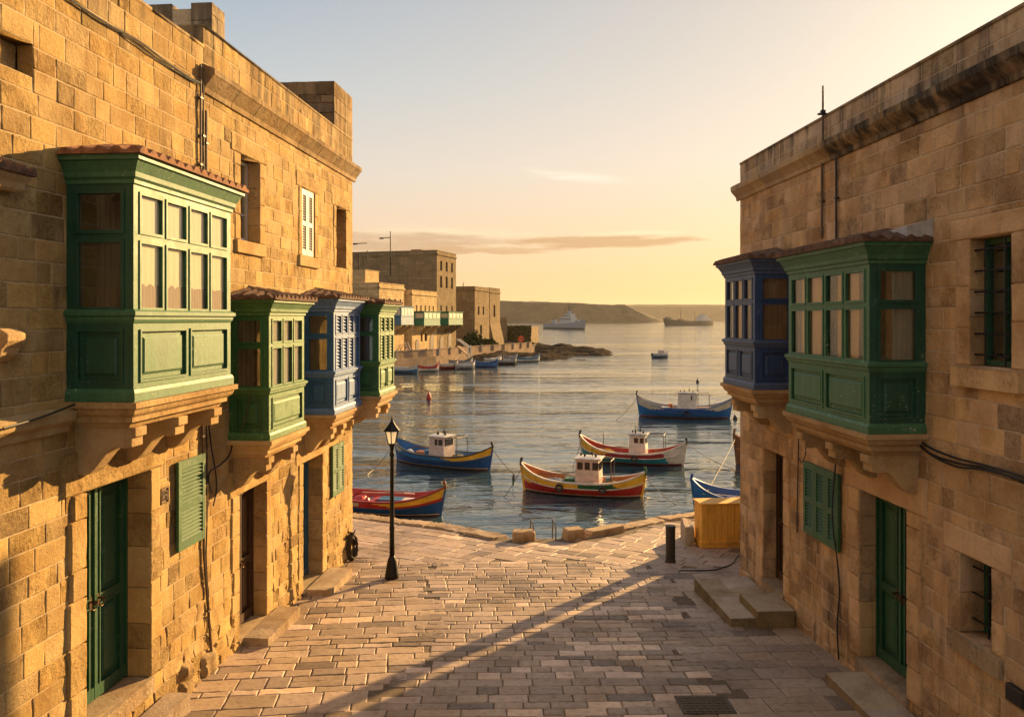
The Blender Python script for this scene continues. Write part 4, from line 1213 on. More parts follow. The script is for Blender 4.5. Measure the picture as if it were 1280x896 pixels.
for i, (dy, sag, n, lab) in enumerate(((0, 4, .05, 'upper black cable strung along the right wall from the green balcony'), (7, 12, .06, 'sagging lower black cable on the right wall below the green balcony'), (14, 6, .04, 'middle black cable crossing the right wall near the iron-barred window'))):
    cable('wall_cable', lab, [r_(1146, 540 + dy * .4, n), r_(1165, 556 + dy * .5 + sag * .4, n), r_(1200, 568 + sag + dy * .3, n), r_(1240, 580 + sag * .5 + dy * .2, n), r_(1300, 600 + dy * .6, n)], .012)
cable('wall_cable', 'cable running down the right wall past the three-leaf shutter', [r_(1049, 560, .03), r_(1050, 640, .11), r_(1051, 700, .05), r_(1052, 740, .03), r_(1050, 780, .04), r_(1051, 824, .03)], .011)
cable('wall_cable', 'thin cable dropping beside the dark brown door of the right house', [r_(1000, 535, .02), r_(1000, 580, .03), r_(998, 640, .02), r_(998, 665, .02)], .009)
cable('wall_cable', 'short cable curl under the corner of the blue balcony', [r_(1000, 570, .03), r_(1006, 578, .05), r_(1012, 566, .06), r_(1010, 552, .05), r_(1003, 548, .03)], .009)
gc = [on(3.26, 15.62, .012), on(3.32, 15.72, .012), on(3.6, 15.72, .012), on(3.95, 15.75, .012), on(4.2, 15.95, .015), on(4.45, 16.2, .02), (4.62, 16.35, GZ(16.3) + .14), (4.70, 16.2, GZ(16.3) + .3)]
cable('ground_cable', 'black cable trailing over the paving from the right house corner', gc, .012)
ch = [LF.pt(sL(11.22), EYE - .92, .60), LF.pt(sL(11.10), EYE - 1.2, .53), LF.pt(sL(11.05), EYE - 1.45, .47), LF.pt(sL(11.04), EYE - 1.7, .40)]
b_ = lambda x, z: LF.near(sL(11.1)).pt(x, z, .018)
cable('balcony_chain', 'thin chain hanging across the dark side of the small green balcony', [b_(.34, EYE - .88), b_(.31, EYE - 1.1), b_(.26, EYE - 1.3), b_(.20, EYE - 1.5), b_(.15, EYE - 1.68)], .006, 'pipe')
def coil():
    c = LF.pt(sL(16.62), GZ(16.6) + .12, .12)
    t = thing('hose_coil', 'dark coiled rope hanging at the far corner of the left house', 'rope', c)
    rng = random.Random(5); mb = MB(); pts = []
    for k in range(70):
        a = k * .55; r1 = .17 + .02 * math.sin(k * 1.7); pts.append(LF.pt(sL(16.62) + r1 * .8 * math.cos(a), GZ(16.6) + .27 + r1 * 1.5 * math.sin(a), .10 + .05 * math.sin(k * .31) + .03 * math.cos(a * 1.01)))
    mb.tube(pts, .022, 6); mb.build('coil', plain_mat('tarred_rope', (.055, .042, .03), .9, 0, 40, .4, .5), t)
    h = MB(); h.tube([LF.pt(sL(16.62), GZ(16.6) + .58, -.02), LF.pt(sL(16.62), GZ(16.6) + .56, .14), LF.pt(sL(16.62), GZ(16.6) + .62, .17)], .016, 6); h.build('hook', 'iron', t)
coil()
def aerial():
    p = RF.pt(sR(dR(1033)), 0, -.12)
    t = thing('roof_aerial', 'thin metal pole rising from the parapet of the right house', 'aerial', (p.x, p.y, zt3 + .02))
    q = RF.pt(sR(dR(1033)), 0, .05)
    mb = MB(); mb.tube([(q.x, q.y, 8.72), (q.x, q.y, EYE + 2.95), (q.x, q.y, EYE + 3.30)], [.018, .016, .013], 8); mb.build('pole', 'pipe', t)
    b = MB(); b.cbox((q.x, q.y, zt3 + .03), (.14, .05, .022)); b.cbox((q.x, q.y, zt3 + .06), (.06, .05, .05)); b.build('clamp', 'iron', t)
aerial()
mbx = MB(); s0 = sR(dR(1262)); mbx.box(RF, s0, s0 + .24, 2.64, 2.80, -.02, .05)
tag(mbx.build('meter_box', 'terminal', org=RF.pt(s0, 2.62, .02), bevel=.015), 'black utility box at the foot of the right wall below the small window', 'utility box')
# ------------------------------------------------------------------ boats
def boat_paint(name, c, rough=.42):
    """gloss paint on planks: plank seams along the hull, rubbed and salt-streaked patches"""
    k = NT(name); v = k.coord(); n = k.noise(v, 3.5, 6, .65); f = k.noise(v, 26, 6, .7)
    pl = k.noise(k.coord((.7, .7, 16)), 1.0, 4, .6); run = k.noise(k.coord((9, 9, .8)), 1.0, 5, .6)
    b = k.mix(k.mapr(n, .3, .7), tuple(x * .72 for x in c), tuple(min(1, x * 1.2) for x in c))
    b = k.mix(k.mapr(pl, .55, .66, 0, .45), b, tuple(x * .45 for x in c))
    b = k.mix(k.mapr(run, .56, .72, 0, .4), b, tuple(min(1, x * .5 + .12) for x in c))
    b = k.mix(k.math('MULTIPLY', k.mapr(f, .60, .65), k.mapr(n, .48, .6)), b, tuple(x * .3 + .16 for x in c))
    k.col(b); k.put(k.b.inputs['Roughness'], k.mapr(n, .25, .75, rough - .1, rough + .2))
    k.norm(k.bump(k.math('ADD', k.math('MULTIPLY', pl, .7), k.math('MULTIPLY', f, .4)), .3, .012)); return k.m
PAINT = {k: boat_paint('boat_' + k, c) for k, c in dict(
    blue=(.02, .15, .42), deep_blue=(.014, .085, .30), red=(.42, .025, .018), dark_red=(.27, .022, .022), teal=(.02, .23, .31), yellow=(.78, .45, .035), green=(.02, .10, .04),
    white=(.62, .58, .53), cream=(.60, .50, .38), pink=(.58, .47, .43), orange=(.48, .16, .04), black=(.02, .02, .022), brown=(.16, .07, .035), grey=(.28, .28, .29), antifoul=(.09, .02, .015), sky=(.05, .16, .28)).items()}
M.update({'boat_' + k: v for k, v in PAINT.items()})
M['boat_glass'] = plain_mat('dark_wheelhouse_glass', (.02, .018, .018), .12, 0, 5, .3, .02)
M['net'] = plain_mat('heaped_fishing_net', (.22, .17, .08), .95, 0, 40, .6, 1.0)

def hull_shape(L, B, h, hb, hs, rake=.06, pw=2.6):
    """returns functions of t in [-1, 1] : sheer height, half beam, x at sheer and keel"""
    zs = lambda t: h + ((hb - h) * max(0, t) ** 3.2 if t > 0 else (hs - h) * max(0, -t) ** 3.2)
    hw = lambda t: max(.022, B / 2 * (1 - abs(t) ** pw) ** .72)
    xs = lambda t: t * L / 2 * (1 + rake * .5)
    xk = lambda t: t * L / 2 * (1 - rake)
    return zs, hw, xs, xk

def make_boat(name, label, cat, wl0, wl1, B, h, hb, hs, cols, group=None, cabin=None, bands=None, deck=.45, posts=(.16, .16), tips=('black', 'black'), mast=None, canopy=None, gear=(), patch=None,
              thwarts=(), inner='white', gun='white', far=False, transom=False):
    """double-ended harbour boat: wl0, wl1 = waterline points of stern and bow in plan"""
    a, b = Vector((*wl0, 0)), Vector((*wl1, 0)); c = (a + b) / 2; L = (b - a).length * 1.04
    rot = math.atan2(b.y - a.y, b.x - a.x)
    t = thing(name, label, cat, (c.x, c.y, 0), rot, group, local=True)
    zs, hw, xs, xk = hull_shape(L, B, h, hb, hs)
    N = 20 if far else 44
    T = [-1 + 2 * i / N for i in range(N + 1)]
    if transom: T = [max(-.86, x) for x in T]
    fr = [0, .10, .22, .34, .44, .49, .53, .62, .72, .82, .91, 1.0]
    names = []
    def mi(n):
        if n not in names: names.append(n)
        return names.index(n)
    mb = MB()
    rows = [[], []]
    def point(x, k, side):
        Z = zs(x)
        if k == 0: z = -.30
        elif k == 1: z = .05
        elif k == 2: z = .085
        else: z = .085 + (Z - .085) * fr[k - 2]
        v = (z + .3) / (Z + .3)
        y = hw(x) * (1 - (1 - v) ** 2.4) * side * (.97 + .03 * v)
        return (xk(x) + (xs(x) - xk(x)) * v, y, z)
    K = 2 + len(fr)
    def colour(x, k):
        if k == 0: return 'antifoul'
        if k == 1: return cols.get('line', 'white')
        f = (fr[k - 2] + fr[k - 1]) / 2
        if patch:
            for (t0, sl, fl, pc) in patch:
                if (t0 > 0 and x > t0 - sl * (f - .5) and f > fl) or (t0 < 0 and x < t0 + sl * (f - .5) and f > fl): return pc
        if .49 < f < .53: return cols.get('strake', 'cream')
        if f < .50: return cols['hull']
        for x0, x1, bc in (bands or ()):
            if x0 <= x < x1: return bc
        return cols.get('band', cols['hull'])
    for side in (1, -1):
        ids = [[mb.idx(point(x, k, side)) for k in range(K)] for x in T]
        for i in range(len(T) - 1):
            for k in range(K - 1):
                q = (ids[i][k], ids[i + 1][k], ids[i + 1][k + 1], ids[i][k + 1])
                mb.face(q if side < 0 else q[::-1], mi('boat_' + colour((T[i] + T[i + 1]) / 2, k)))
        if transom and side == 1: tr_ids = ids[0]
        if transom and side == -1:
            mb.face(tr_ids + ids[0][::-1], mi('boat_' + cols['hull']))
    hull = mb.build('hull', ['boat_antifoul'], t, smooth=True)
    hull.data.materials.clear()
    for n in names: hull.data.materials.append(M[n])
    hull.data.polygons.foreach_set('material_index', mb.m)
    # gunwale with the inner face of the bulwark, and the deck
    g = MB(); ring = {}
    zd = lambda x: max(.10, zs(x) * .30 + h * deck * .6)
    wd_ = .05
    for side in (1, -1):
        R_ = []
        for x in T:
            Z, W_, X = zs(x), hw(x), xs(x)
            wi = max(.004, W_ - wd_ * 1.6)
            R_.append([(X, side * (W_ + .018), Z - .035), (X, side * (W_ + .018), Z + .02), (X, side * wi, Z + .02), (X, side * wi, Z - .03)])
        g.loops(R_, 0, None, True, True, True)
        if not far:
            strip = []
            for x in T:
                Z = .085 + (zs(x) - .085) * .51; v = (Z + .3) / (zs(x) + .3); W_ = hw(x) * (1 - (1 - v) ** 2.4)
                X = xk(x) + (xs(x) - xk(x)) * v
                strip.append([(X, side * (W_ * .985), Z - .022), (X, side * (W_ + .02), Z - .014), (X, side * (W_ + .02), Z + .014), (X, side * (W_ * .985), Z + .022)])
            g.loops(strip, 0, None, True, True, True)
    g.build('gunwale', 'boat_' + gun, t)
    dk = MB()
    for side in (1, -1):
        for x0, x1 in zip(T, T[1:]):
            if abs(x0) > .97 and abs(x1) > .97: continue
            def inn(x): return max(.004, hw(x) - wd_ * 1.5)
            dk.quad([(xs(x0) * .98, side * inn(x0), zs(x0) - .01), (xs(x1) * .98, side * inn(x1), zs(x1) - .01), (xs(x1) * .96, side * inn(x1) * .9, zd(x1)), (xs(x0) * .96, side * inn(x0) * .9, zd(x0))], 0)
            dk.quad([(xs(x0) * .96, side * inn(x0) * .9, zd(x0)), (xs(x1) * .96, side * inn(x1) * .9, zd(x1)), (xs(x1) * .96, 0, zd(x1) + .02), (xs(x0) * .96, 0, zd(x0) + .02)], 1)
    dk.build('deck', ['boat_' + inner, 'boat_' + cols.get('deck', 'brown')], t)
    # raised stem posts, curving inwards
    for end, ph, tip in ((1, posts[0], tips[0]), (-1, posts[1], tips[1])):
        if ph <= 0 or (transom and end < 0): continue
        s = MB(); Z, X = zs(end), xs(end); pts = []
        for k in range(9):
            q = k / 8; z = -.1 + (Z + ph + .1) * q
            v = min(1, (z + .3) / (Z + .3)); x = xk(end) + (xs(end) - xk(end)) * v + end * .02
            if z > Z: x -= end * (z - Z) ** 1.5 * .55
            wdt = .045 if z < Z else .04
            pts.append([(x - .05 * end, -wdt / 1.6, z), (x + .045 * end, -wdt / 2.5, z), (x + .045 * end, wdt / 2.5, z), (x - .05 * end, wdt / 1.6, z)])
        s.loops(pts[:7], 0, None, True, True, False); s.loops(pts[6:], 1, None, True, False, True)
        s.build('stem_post', ['boat_' + cols.get('stem', cols['hull']), 'boat_' + tip], t)
    for x, w_ in thwarts:
        s = MB(); s.box(Fr((0, 0, 0), (1, 0, 0), (0, -1, 0)), xs(x) - w_, xs(x) + w_, zs(x) * .72, zs(x) * .72 + .035, -hw(x) * .93, hw(x) * .93); s.build('thwart', 'boat_' + inner, t)
    W0 = Fr((0, 0, 0), (1, 0, 0), (0, -1, 0))
    if cabin:
        x0, x1, wy, ch, cc, wins = cabin; x0, x1 = x0 * L / 2, x1 * L / 2; zb = zd(0); zt = h + ch
        cb = MB(); rl = lambda f, z: [(x0 + (.04 * f), -wy / 2 + .02 * f, z), (x1 - (.05 * f), -wy / 2 + .02 * f, z), (x1 - .05 * f, wy / 2 - .02 * f, z), (x0 + .04 * f, wy / 2 - .02 * f, z)]
        cb.loops([rl(0, zb), rl(1, zt)], 0, None, True, True, True); cbo = cb.build('cabin', 'boat_' + cc, t, bevel=.012)
        rf = MB(); rf.loops([[(x0 - .05, -wy / 2 - .04, zt), (x1 + .06, -wy / 2 - .04, zt), (x1 + .06, wy / 2 + .04, zt), (x0 - .05, wy / 2 + .04, zt)],
                             [(x0 - .05, -wy / 2 - .04, zt + .035), (x1 + .06, -wy / 2 - .04, zt + .035), (x1 + .06, wy / 2 + .04, zt + .035), (x0 - .05, wy / 2 + .04, zt + .035)],
                             [(x0, -wy / 3, zt + .06), (x1, -wy / 3, zt + .06), (x1, wy / 3, zt + .06), (x0, wy / 3, zt + .06)]], 0, None, True, True, True)
        rf.build('roof', 'boat_' + ('white' if cc != 'white' else 'grey'), cbo)
        for face in (-1, 1):
            for (f0, f1) in wins:
                wx0, wx1 = x0 + (x1 - x0) * f0, x0 + (x1 - x0) * f1; wz0, wz1 = h + ch * .56, h + ch * .86
                wf_ = MB(); yy = (wy / 2 - .016)
                f2 = Fr((0, face * yy, 0), (1, 0, 0), (0, face, 0))
                wf_.box(f2, wx0, wx1, wz0, wz1, -.004, .006, 0); frame_bars(wf_, f2, wx0, wx1, wz0, wz1, .016, -.004, .014, 1)
                wf_.build('window', ['boat_glass', 'boat_' + ('brown' if cc == 'pink' else cc)], cbo)
        fw = MB(); f3 = Fr((x1 - .028, 0, 0), (0, 1, 0), (1, 0, 0)); fw.box(f3, -wy * .34, wy * .34, h + ch * .5, h + ch * .86, -.01, .008); fw.build('window', 'boat_glass', cbo)
        zr = zt + .05
        for k, (fx, hh) in enumerate(((.15, .10), (.35, .16), (.6, .30), (.8, .14))):
            rg = MB(); xx = x0 + (x1 - x0) * fx; rg.tube([(xx, .1 - .2 * (k % 2), zr - .03), (xx, .1 - .2 * (k % 2), zr + hh)], .012, 6); rg.cbox((xx, .1 - .2 * (k % 2), zr + hh * .35), (.07, .07, .09), 0)
            rg.build('roof_fitting', 'iron', cbo)
    if mast:
        s = MB()
        for mx, mh, r in mast: s.tube([(mx * L / 2, 0, zd(0)), (mx * L / 2, 0, h + mh)], [r, r * .6], 8)
        s.build('mast', 'pipe', t)
    if canopy:
        x0, x1, zc, wy = canopy; x0, x1 = x0 * L / 2, x1 * L / 2; s = MB()
        for yy in (-wy / 2, wy / 2):
            s.tube([(x0, yy, h + zc), (x1, yy, h + zc + .03)], .016, 6); s.tube([(x1, yy, zd(.4)), (x1, yy, h + zc + .03)], .014, 6)
        s.tube([(x1, -wy / 2, h + zc + .03), (x1, wy / 2, h + zc + .03)], .014, 6)
        s.build('awning_frame', 'pipe', t)
    for kind, x, y, sz, gc_ in gear:
        xx = x * L / 2; s = MB(); zz = zd(x)
        if kind == 'tyre':            # fender hung on the hull, y = side
            yy = y * (hw(x) + .05); zc = zs(x) * .62
            s.tube([(xx + sz[0] * math.cos(q), yy, zc + sz[0] * math.sin(q)) for q in [6.2832 * k / 14 for k in range(15)]], sz[0] * .38, 6); s.tube([(xx, yy, zc + sz[0]), (xx, y * hw(x), zs(x) + .02)], .008, 5)
            s.build('fender', 'boat_' + gc_, t); continue
        if kind == 'coil':
            s.tube([(xx + (sz[0] + .02 * math.sin(q * 1.7)) * math.cos(q), y + sz[0] * math.sin(q), zz + .03 + .012 * q / 6.28) for q in [.5 * k for k in range(60)]], .014, 5); s.build('rope_coil', 'boat_' + gc_, t); continue
        if kind == 'oar':
            s.tube([(xx - sz[0] / 2, y, zs(x) + .02), (xx + sz[0] / 2, y + .12, zs(x) + .06)], .018, 6); s.cbox((xx + sz[0] / 2 + .15, y + .13, zs(x) + .06), (.34, .09, .02), .1); s.build('oar', 'boat_' + gc_, t); continue
        if kind == 'drum':
            s.lathe((xx, y, zz), [(sz[0], 0), (sz[0], sz[2] * .3), (sz[0] * 1.05, sz[2] * .33), (sz[0], sz[2] * .36), (sz[0], sz[2])], 14); s.build('barrel', 'boat_' + gc_, t); continue
        if kind == 'box': s.cbox((xx, y, zz + sz[2] / 2), sz, .1); s.build('fish_box', 'boat_' + gc_, t, bevel=.01)
        else:
            rng = random.Random(int(x * 100) + 7)
            rings = []
            for j in range(7):
                q = j / 6; rr = math.cos(q * 1.45)
                rings.append([(xx + sz[0] / 2 * rr * math.cos(a) * (1 + .25 * noise.noise(Vector((math.cos(a) * 2, math.sin(a) * 2, q * 3 + x)))), y + sz[1] / 2 * rr * math.sin(a), zz + sz[2] * math.sin(q * 1.57) * (1 + .3 * noise.noise(Vector((math.cos(a) * 3, math.sin(a) * 3, x))))) for a in [6.2832 * k / 16 for k in range(16)]])
            s.loops(rings, 0, None, True, True, True); s.build('net_heap', 'net' if gc_ is None else 'boat_' + gc_, t)
    return t
G1 = 'painted wooden fishing boats moored off the quay'
make_boat('fishing_boat', 'blue fishing boat with pinkish cabin and yellow bow wedge behind the lamp post', 'boat', (-5.0, 35.2), (-.95, 32.9), 1.62, .50, .98, 1.0,
          dict(hull='deep_blue', band='blue', strake='cream', line='cream', deck='sky', stem='deep_blue'), G1, cabin=(-.17, .16, .86, .74, 'pink', ((.42, .56), (.66, .88))), patch=[(.52, .9, .60, 'yellow'), (-.86, .5, .45, 'cream')],
          inner='blue', gun='black', posts=(.20, .10), tips=('black', 'blue'), canopy=(.16, .42, .74, .8), gear=(('net', .34, 0, (.8, .6, .22), None), ('box', -.45, .1, (.5, .4, .2), 'orange'), ('net', -.70, 0, (.4, .4, .2), 'white'), ('tyre', .18, 1, (.11,), 'black'), ('tyre', -.30, 1, (.10,), 'black'), ('coil', .50, 0, (.16,), 'cream'), ('oar', -.50, .38, (1.3,), 'brown'), ('drum', -.26, -.2, (.12, 0, .34), 'sky')), mast=((.02, 1.12, .02),))
make_boat('fishing_boat', 'red fishing boat with yellow and green side panels nearest the quay', 'boat', (.48, 29.1), (4.50, 27.9), 1.5, .50, .90, 1.0,
          dict(hull='red', band='yellow', strake='cream', line='cream', deck='grey', stem='yellow'), G1, cabin=(-.08, .32, .80, .78, 'pink', ((.12, .31), (.42, .60), (.73, .95))), bands=((-1, -.02, 'yellow'), (-.02, .70, 'green')),
          patch=[(.66, .35, .45, 'yellow'), (-.72, .7, .35, 'yellow')], inner='orange', gun='white', posts=(.16, .18), tips=('green', 'black'), canopy=(.32, .50, .72, .72),
          gear=(('net', -.45, 0, (.9, .6, .2), 'grey'), ('box', -.18, -.1, (.4, .5, .28), 'green'), ('net', .50, 0, (.6, .5, .2), None), ('net', -.72, 0, (.4, .3, .2), None), ('tyre', .40, -1, (.10,), 'black'), ('tyre', -.30, -1, (.11,), 'black'), ('coil', .66, 0, (.13,), 'cream'), ('oar', -.45, .34, (1.2,), 'brown'), ('drum', .42, .1, (.10, 0, .30), 'sky')), mast=((.18, .98, .018), (.48, 1.0, .02)))
make_boat('fishing_boat', 'dark red and teal fishing boat with white bow and small white cabin', 'boat', (3.15, 35.3), (7.25, 34.0), 1.6, .50, 1.05, 1.12,
          dict(hull='teal', band='dark_red', strake='white', line='dark_red', deck='brown', stem='white'), G1, cabin=(-.04, .29, .84, .74, 'white', ((.32, .56), (.66, .88))), patch=[(.66, .15, -.1, 'white'), (-.72, .9, .45, 'yellow')],
          inner='red', gun='white', posts=(.12, .20), tips=('black', 'black'), canopy=(.29, .62, .74, .7), gear=(('net', -.42, -.5, (.7, .3, .3), 'yellow'), ('box', -.6, 0, (.4, .4, .2), 'brown'), ('tyre', .10, -1, (.11,), 'black'), ('coil', -.22, 0, (.16,), 'cream'), ('oar', -.40, .36, (1.3,), 'brown'), ('net', .55, 0, (.8, .5, .22), None)), mast=((-.56, .72, .022), (.06, 1.14, .018)))
make_boat('fishing_boat', 'blue fishing boat with plain white cabin farthest out of the four', 'boat', (8.2, 51.3), (13.6, 50.1), 2.0, .62, 1.28, 1.45,
          dict(hull='blue', band='deep_blue', strake='white', line='orange', deck='brown', stem='blue'), G1, cabin=(-.14, .28, 1.05, .92, 'white', ((.68, .75),)), patch=[(.76, .8, .5, 'cream'), (-.74, .9, .5, 'cream')],
          inner='grey', gun='deep_blue', posts=(.18, .18), tips=('grey', 'black'), canopy=(.28, .54, .86, .9), gear=(('net', -.5, 0, (1.2, .7, .25), None), ('box', .42, 0, (.9, .8, .3), 'brown'), ('tyre', .05, -1, (.14,), 'black'), ('drum', -.3, .2, (.16, 0, .45), 'orange'), ('coil', -.62, 0, (.2,), 'cream'), ('box', -.40, -.3, (.5, .4, .3), 'white')), mast=((.30, 1.9, .025),))
make_boat('fishing_boat', 'red, blue and yellow open boat lying against the quay behind the lamp post', 'boat', (-6.9, 26.75), (-2.28, 25.25), 1.65, .46, .92, .9,
          dict(hull='deep_blue', band='red', strake='white', line='cream', deck='grey', stem='deep_blue'), G1, bands=((-1, .0, 'cream'), (.0, 1, 'red')), patch=[(.50, .9, .58, 'yellow')], inner='red', gun='dark_red', posts=(.20, .1),
          tips=('brown', 'red'), thwarts=((-.35, .1), (.05, .1), (.4, .1)), gear=(('box', .28, .1, (.8, .5, .16), 'sky'), ('box', .56, 0, (.5, .4, .18), 'pink'), ('net', -.15, 0, (.6, .6, .2), 'red'), ('tyre', .30, 1, (.11,), 'black'), ('coil', .62, 0, (.13,), 'cream'), ('oar', .1, .35, (1.5,), 'cream')))
make_boat('fishing_boat', 'blue open rowing boat with pale stripe behind the yellow crate', 'boat', (9.3, 24.9), (6.0, 26.1), 1.6, .56, 1.02, .9,
          dict(hull='blue', band='blue', strake='cream', line='antifoul', deck='sky', stem='blue'), G1, inner='deep_blue', gun='deep_blue', posts=(.14, .1), tips=('deep_blue', 'blue'),
          thwarts=((.35, .14), (-.1, .1)), gear=(('net', .05, .1, (.5, .4, .3), 'grey'), ('oar', .2, .3, (1.6,), 'cream'), ('coil', .62, 0, (.14,), 'cream')))
make_boat('fishing_boat', 'brown wooden boat whose curled prow shows past the corner of the right house', 'boat', (13.8, 36.2), (9.62, 34.2), 1.6, .60, 1.30, 1.2,
          dict(hull='brown', band='brown', strake='brown', line='brown', deck='brown', stem='brown'), G1, inner='white', gun='orange', posts=(.24, .1), tips=('brown', 'brown'))
make_boat('small_boat', 'small blue motorboat alone on the open water', 'boat', (22.3, 128), (25.2, 129.5), 1.4, .72, .95, .8, dict(hull='sky', band='white', strake='white', line='antifoul', deck='grey'), None,
          cabin=(.0, .4, .9, .35, 'white', ((.3, .7),)), inner='white', gun='white', posts=(.08, 0), far=True, transom=True)
# the row moored under the far quay: stern and bow in picture columns and rows, laid on the water
def wp(px, py):
    d = EYE / ((py - 399) / FOC); return ((px - 640) / FOC * d, d)
ROW = [((486, 465), (521, 467), 'sky', 'white', 'grey', 'pale blue open boat nearest in the row under the far quay', False),
       ((523, 464.5), (548, 464), 'white', 'red', 'grey', 'white open boat with a red prow in the row under the far quay', False),
       ((547, 461.5), (572, 461), 'dark_red', 'cream', 'grey', 'dark red boat under a grey cover in the far row', False),
       ((570, 461.5), (593, 460.5), 'grey', 'white', 'grey', 'grey and white boat with upright prow in the far row', False),
       ((594, 458.5), (621, 459), 'blue', 'deep_blue', 'sky', 'bright blue covered boat in the far row', True),
       ((606, 454), (626, 453), 'grey', 'white', 'white', 'white-topped boat tucked behind the bright blue one', False),
       ((622, 456), (645, 455.5), 'black', 'grey', 'grey', 'black hulled boat in the far row before the rocks', False),
       ((630, 451), (646, 450.5), 'white', 'grey', 'grey', 'small white boat half hidden behind the black hulled boat', False),
       ((646, 452.5), (674, 451.5), 'white', 'sky', 'grey', 'white boat with pale blue stripe nearest the rocky point', False),
       ((562, 457), (590, 456), 'grey', 'grey', 'grey', 'grey covered boat squeezed against the far quay wall', False)]
for (a, b, c1, c2, c3, lab, cov) in ROW:
    A, Bq = wp(*a), wp(*b)
    make_boat('moored_boat', lab, 'boat', A, Bq, 1.25, .62, 1.05, .8, dict(hull=c1, band=c2, strake='white', line='antifoul', deck=c3), 'small boats moored along the far quay', inner=c3, gun=c2 if c2 != c1 else 'black',
              posts=(.2, .05), far=True, tips=('red' if c2 == 'red' else 'grey', c1), gear=(('net', 0, 0, (1.9, .8, .34), c3),))
# mooring lines and floats
def mline(lab, a, b, sag, r=.012):
    a, b = Vector(a), Vector(b); mid = (a + b) / 2 - Vector((0, 0, sag))
    cable('mooring_line', lab, [a, (a * 3 + b) / 4 - Vector((0, 0, sag * .75)), mid, (a + b * 3) / 4 - Vector((0, 0, sag * .75)), b], r, 'pipe', 'rope', 'mooring lines')
mline('mooring line from the yellow bow wedge of the blue boat into the water', (-.85, 32.85, .95), (.30, 31.4, -.05), .12)
mline('mooring line from the left end of the blue boat behind the lamp post', (-5.1, 35.3, .9), (-5.9, 31.5, -.05), .2)
mline('mooring line from the right end of the red boat', (4.55, 27.9, .85), (5.6, 26.6, -.05), .12)
mline('mooring line from the left end of the dark red and teal boat', (3.1, 35.4, 1.0), (2.5, 33.4, -.05), .1)
mline('mooring line from the white bow of the teal boat', (7.3, 34.0, 1.0), (9.6, 32.2, -.05), .18)
mline('mooring line from the left end of the farthest blue boat', (8.1, 51.3, 1.3), (6.3, 49, -.05), .15)
mline('mooring line from the right end of the farthest blue boat', (13.7, 50.1, 1.3), (15.9, 48.3, -.05), .2)
mline('taut line running up from the blue rowing boat to the brown boat', (6.35, 26.0, .62), (9.5, 34.0, 1.15), .05)
mline('slack line from the yellow tipped stern of the red boat', (.4, 29.1, .9), (-.35, 27.8, -.05), .1)
def buoy(lab, x, y, r, mat, tall=1.0):
    mb = MB(); mb.lathe((x, y, -.08), [(r * .3, 0), (r * .9, r * .5), (r, r), (r * .8, r * 1.7 * tall), (r * .35, r * 2.4 * tall), (r * .12, r * 2.9 * tall)], 14)
    tag(mb.build('buoy', mat, org=(x, y, 0), smooth=True), lab, 'buoy', 'mooring buoys')
buoy('small red buoy afloat between the far quay and the blue boat', *wp(536, 500), .20, 'boat_red', 1.3)
buoy('small dark float beside the right end of the farthest blue boat', *wp(919, 524), .14, 'boat_black')
buoy('slender dark float by the left end of the red boat', *wp(642, 600), .06, 'boat_black', 2.2)
buoy('tiny dark float on the open water beneath the blue motorboat', *wp(872, 478), .16, 'boat_black')

# ------------------------------------------------------------------ the far quay and its houses
A0 = Vector((-16.9, 102, 0)); FA = Vector((.30, 1, 0)).normalized(); FK = math.sqrt(1.09)
QF = Fr(A0, FA, (FA.y, -FA.x, 0))                    # s along the facades, n towards the harbour
def far_mat(name, tint, mossy=0):
    k = NT(name); v = k.coord()
    br = k.node('ShaderNodeTexBrick'); br.inputs['Scale'].default_value = 1.0
    ax = k.node('ShaderNodeTexCoord'); sp = k.node('ShaderNodeSeparateXYZ'); k.l.new(ax.outputs['Object'], sp.inputs[0])
    cb = k.node('ShaderNodeCombineXYZ'); k.l.new(k.math('ADD', sp.outputs[0], sp.outputs[1]), cb.inputs[0]); k.l.new(sp.outputs[2], cb.inputs[1])
    k.l.new(cb.outputs[0], br.inputs['Vector'])
    br.inputs['Brick Width'].default_value = .9; br.inputs['Row Height'].default_value = .38; br.inputs['Mortar Size'].default_value = .02
    br.inputs['Color1'].default_value = (*[x * .82 for x in tint], 1); br.inputs['Color2'].default_value = (*[min(1, x * 1.12) for x in tint], 1); br.inputs['Mortar'].default_value = (*[x * .6 for x in tint], 1)
    n = k.noise(v, .55, 6, .65); n2 = k.noise(k.coord((2.2, 2.2, .5)), 1.1, 5, .65)
    base = k.mix(k.mapr(n, .4, .7, 0, .6), br.outputs[0], tuple(x * .5 for x in tint))
    base = k.mix(k.mapr(n2, .52, .70, 0, .6), base, tuple(x * .36 for x in tint))
    k.col(base); k.rough(.95); k.b.inputs['Specular IOR Level'].default_value = .1
    k.norm(k.bump(n, .6, .15)); return k.m
M['far_stone'] = far_mat('far_limestone', (.62, .45, .235))
M['far_dark'] = far_mat('far_grey_limestone', (.29, .215, .125))
M['far_glass'] = plain_mat('far_window_dark', (.05, .04, .03), .3)
M['far_green'] = plain_mat('far_green_paint', (.02, .16, .11), .5)
M['far_blue'] = plain_mat('far_blue_paint', (.08, .20, .32), .5)
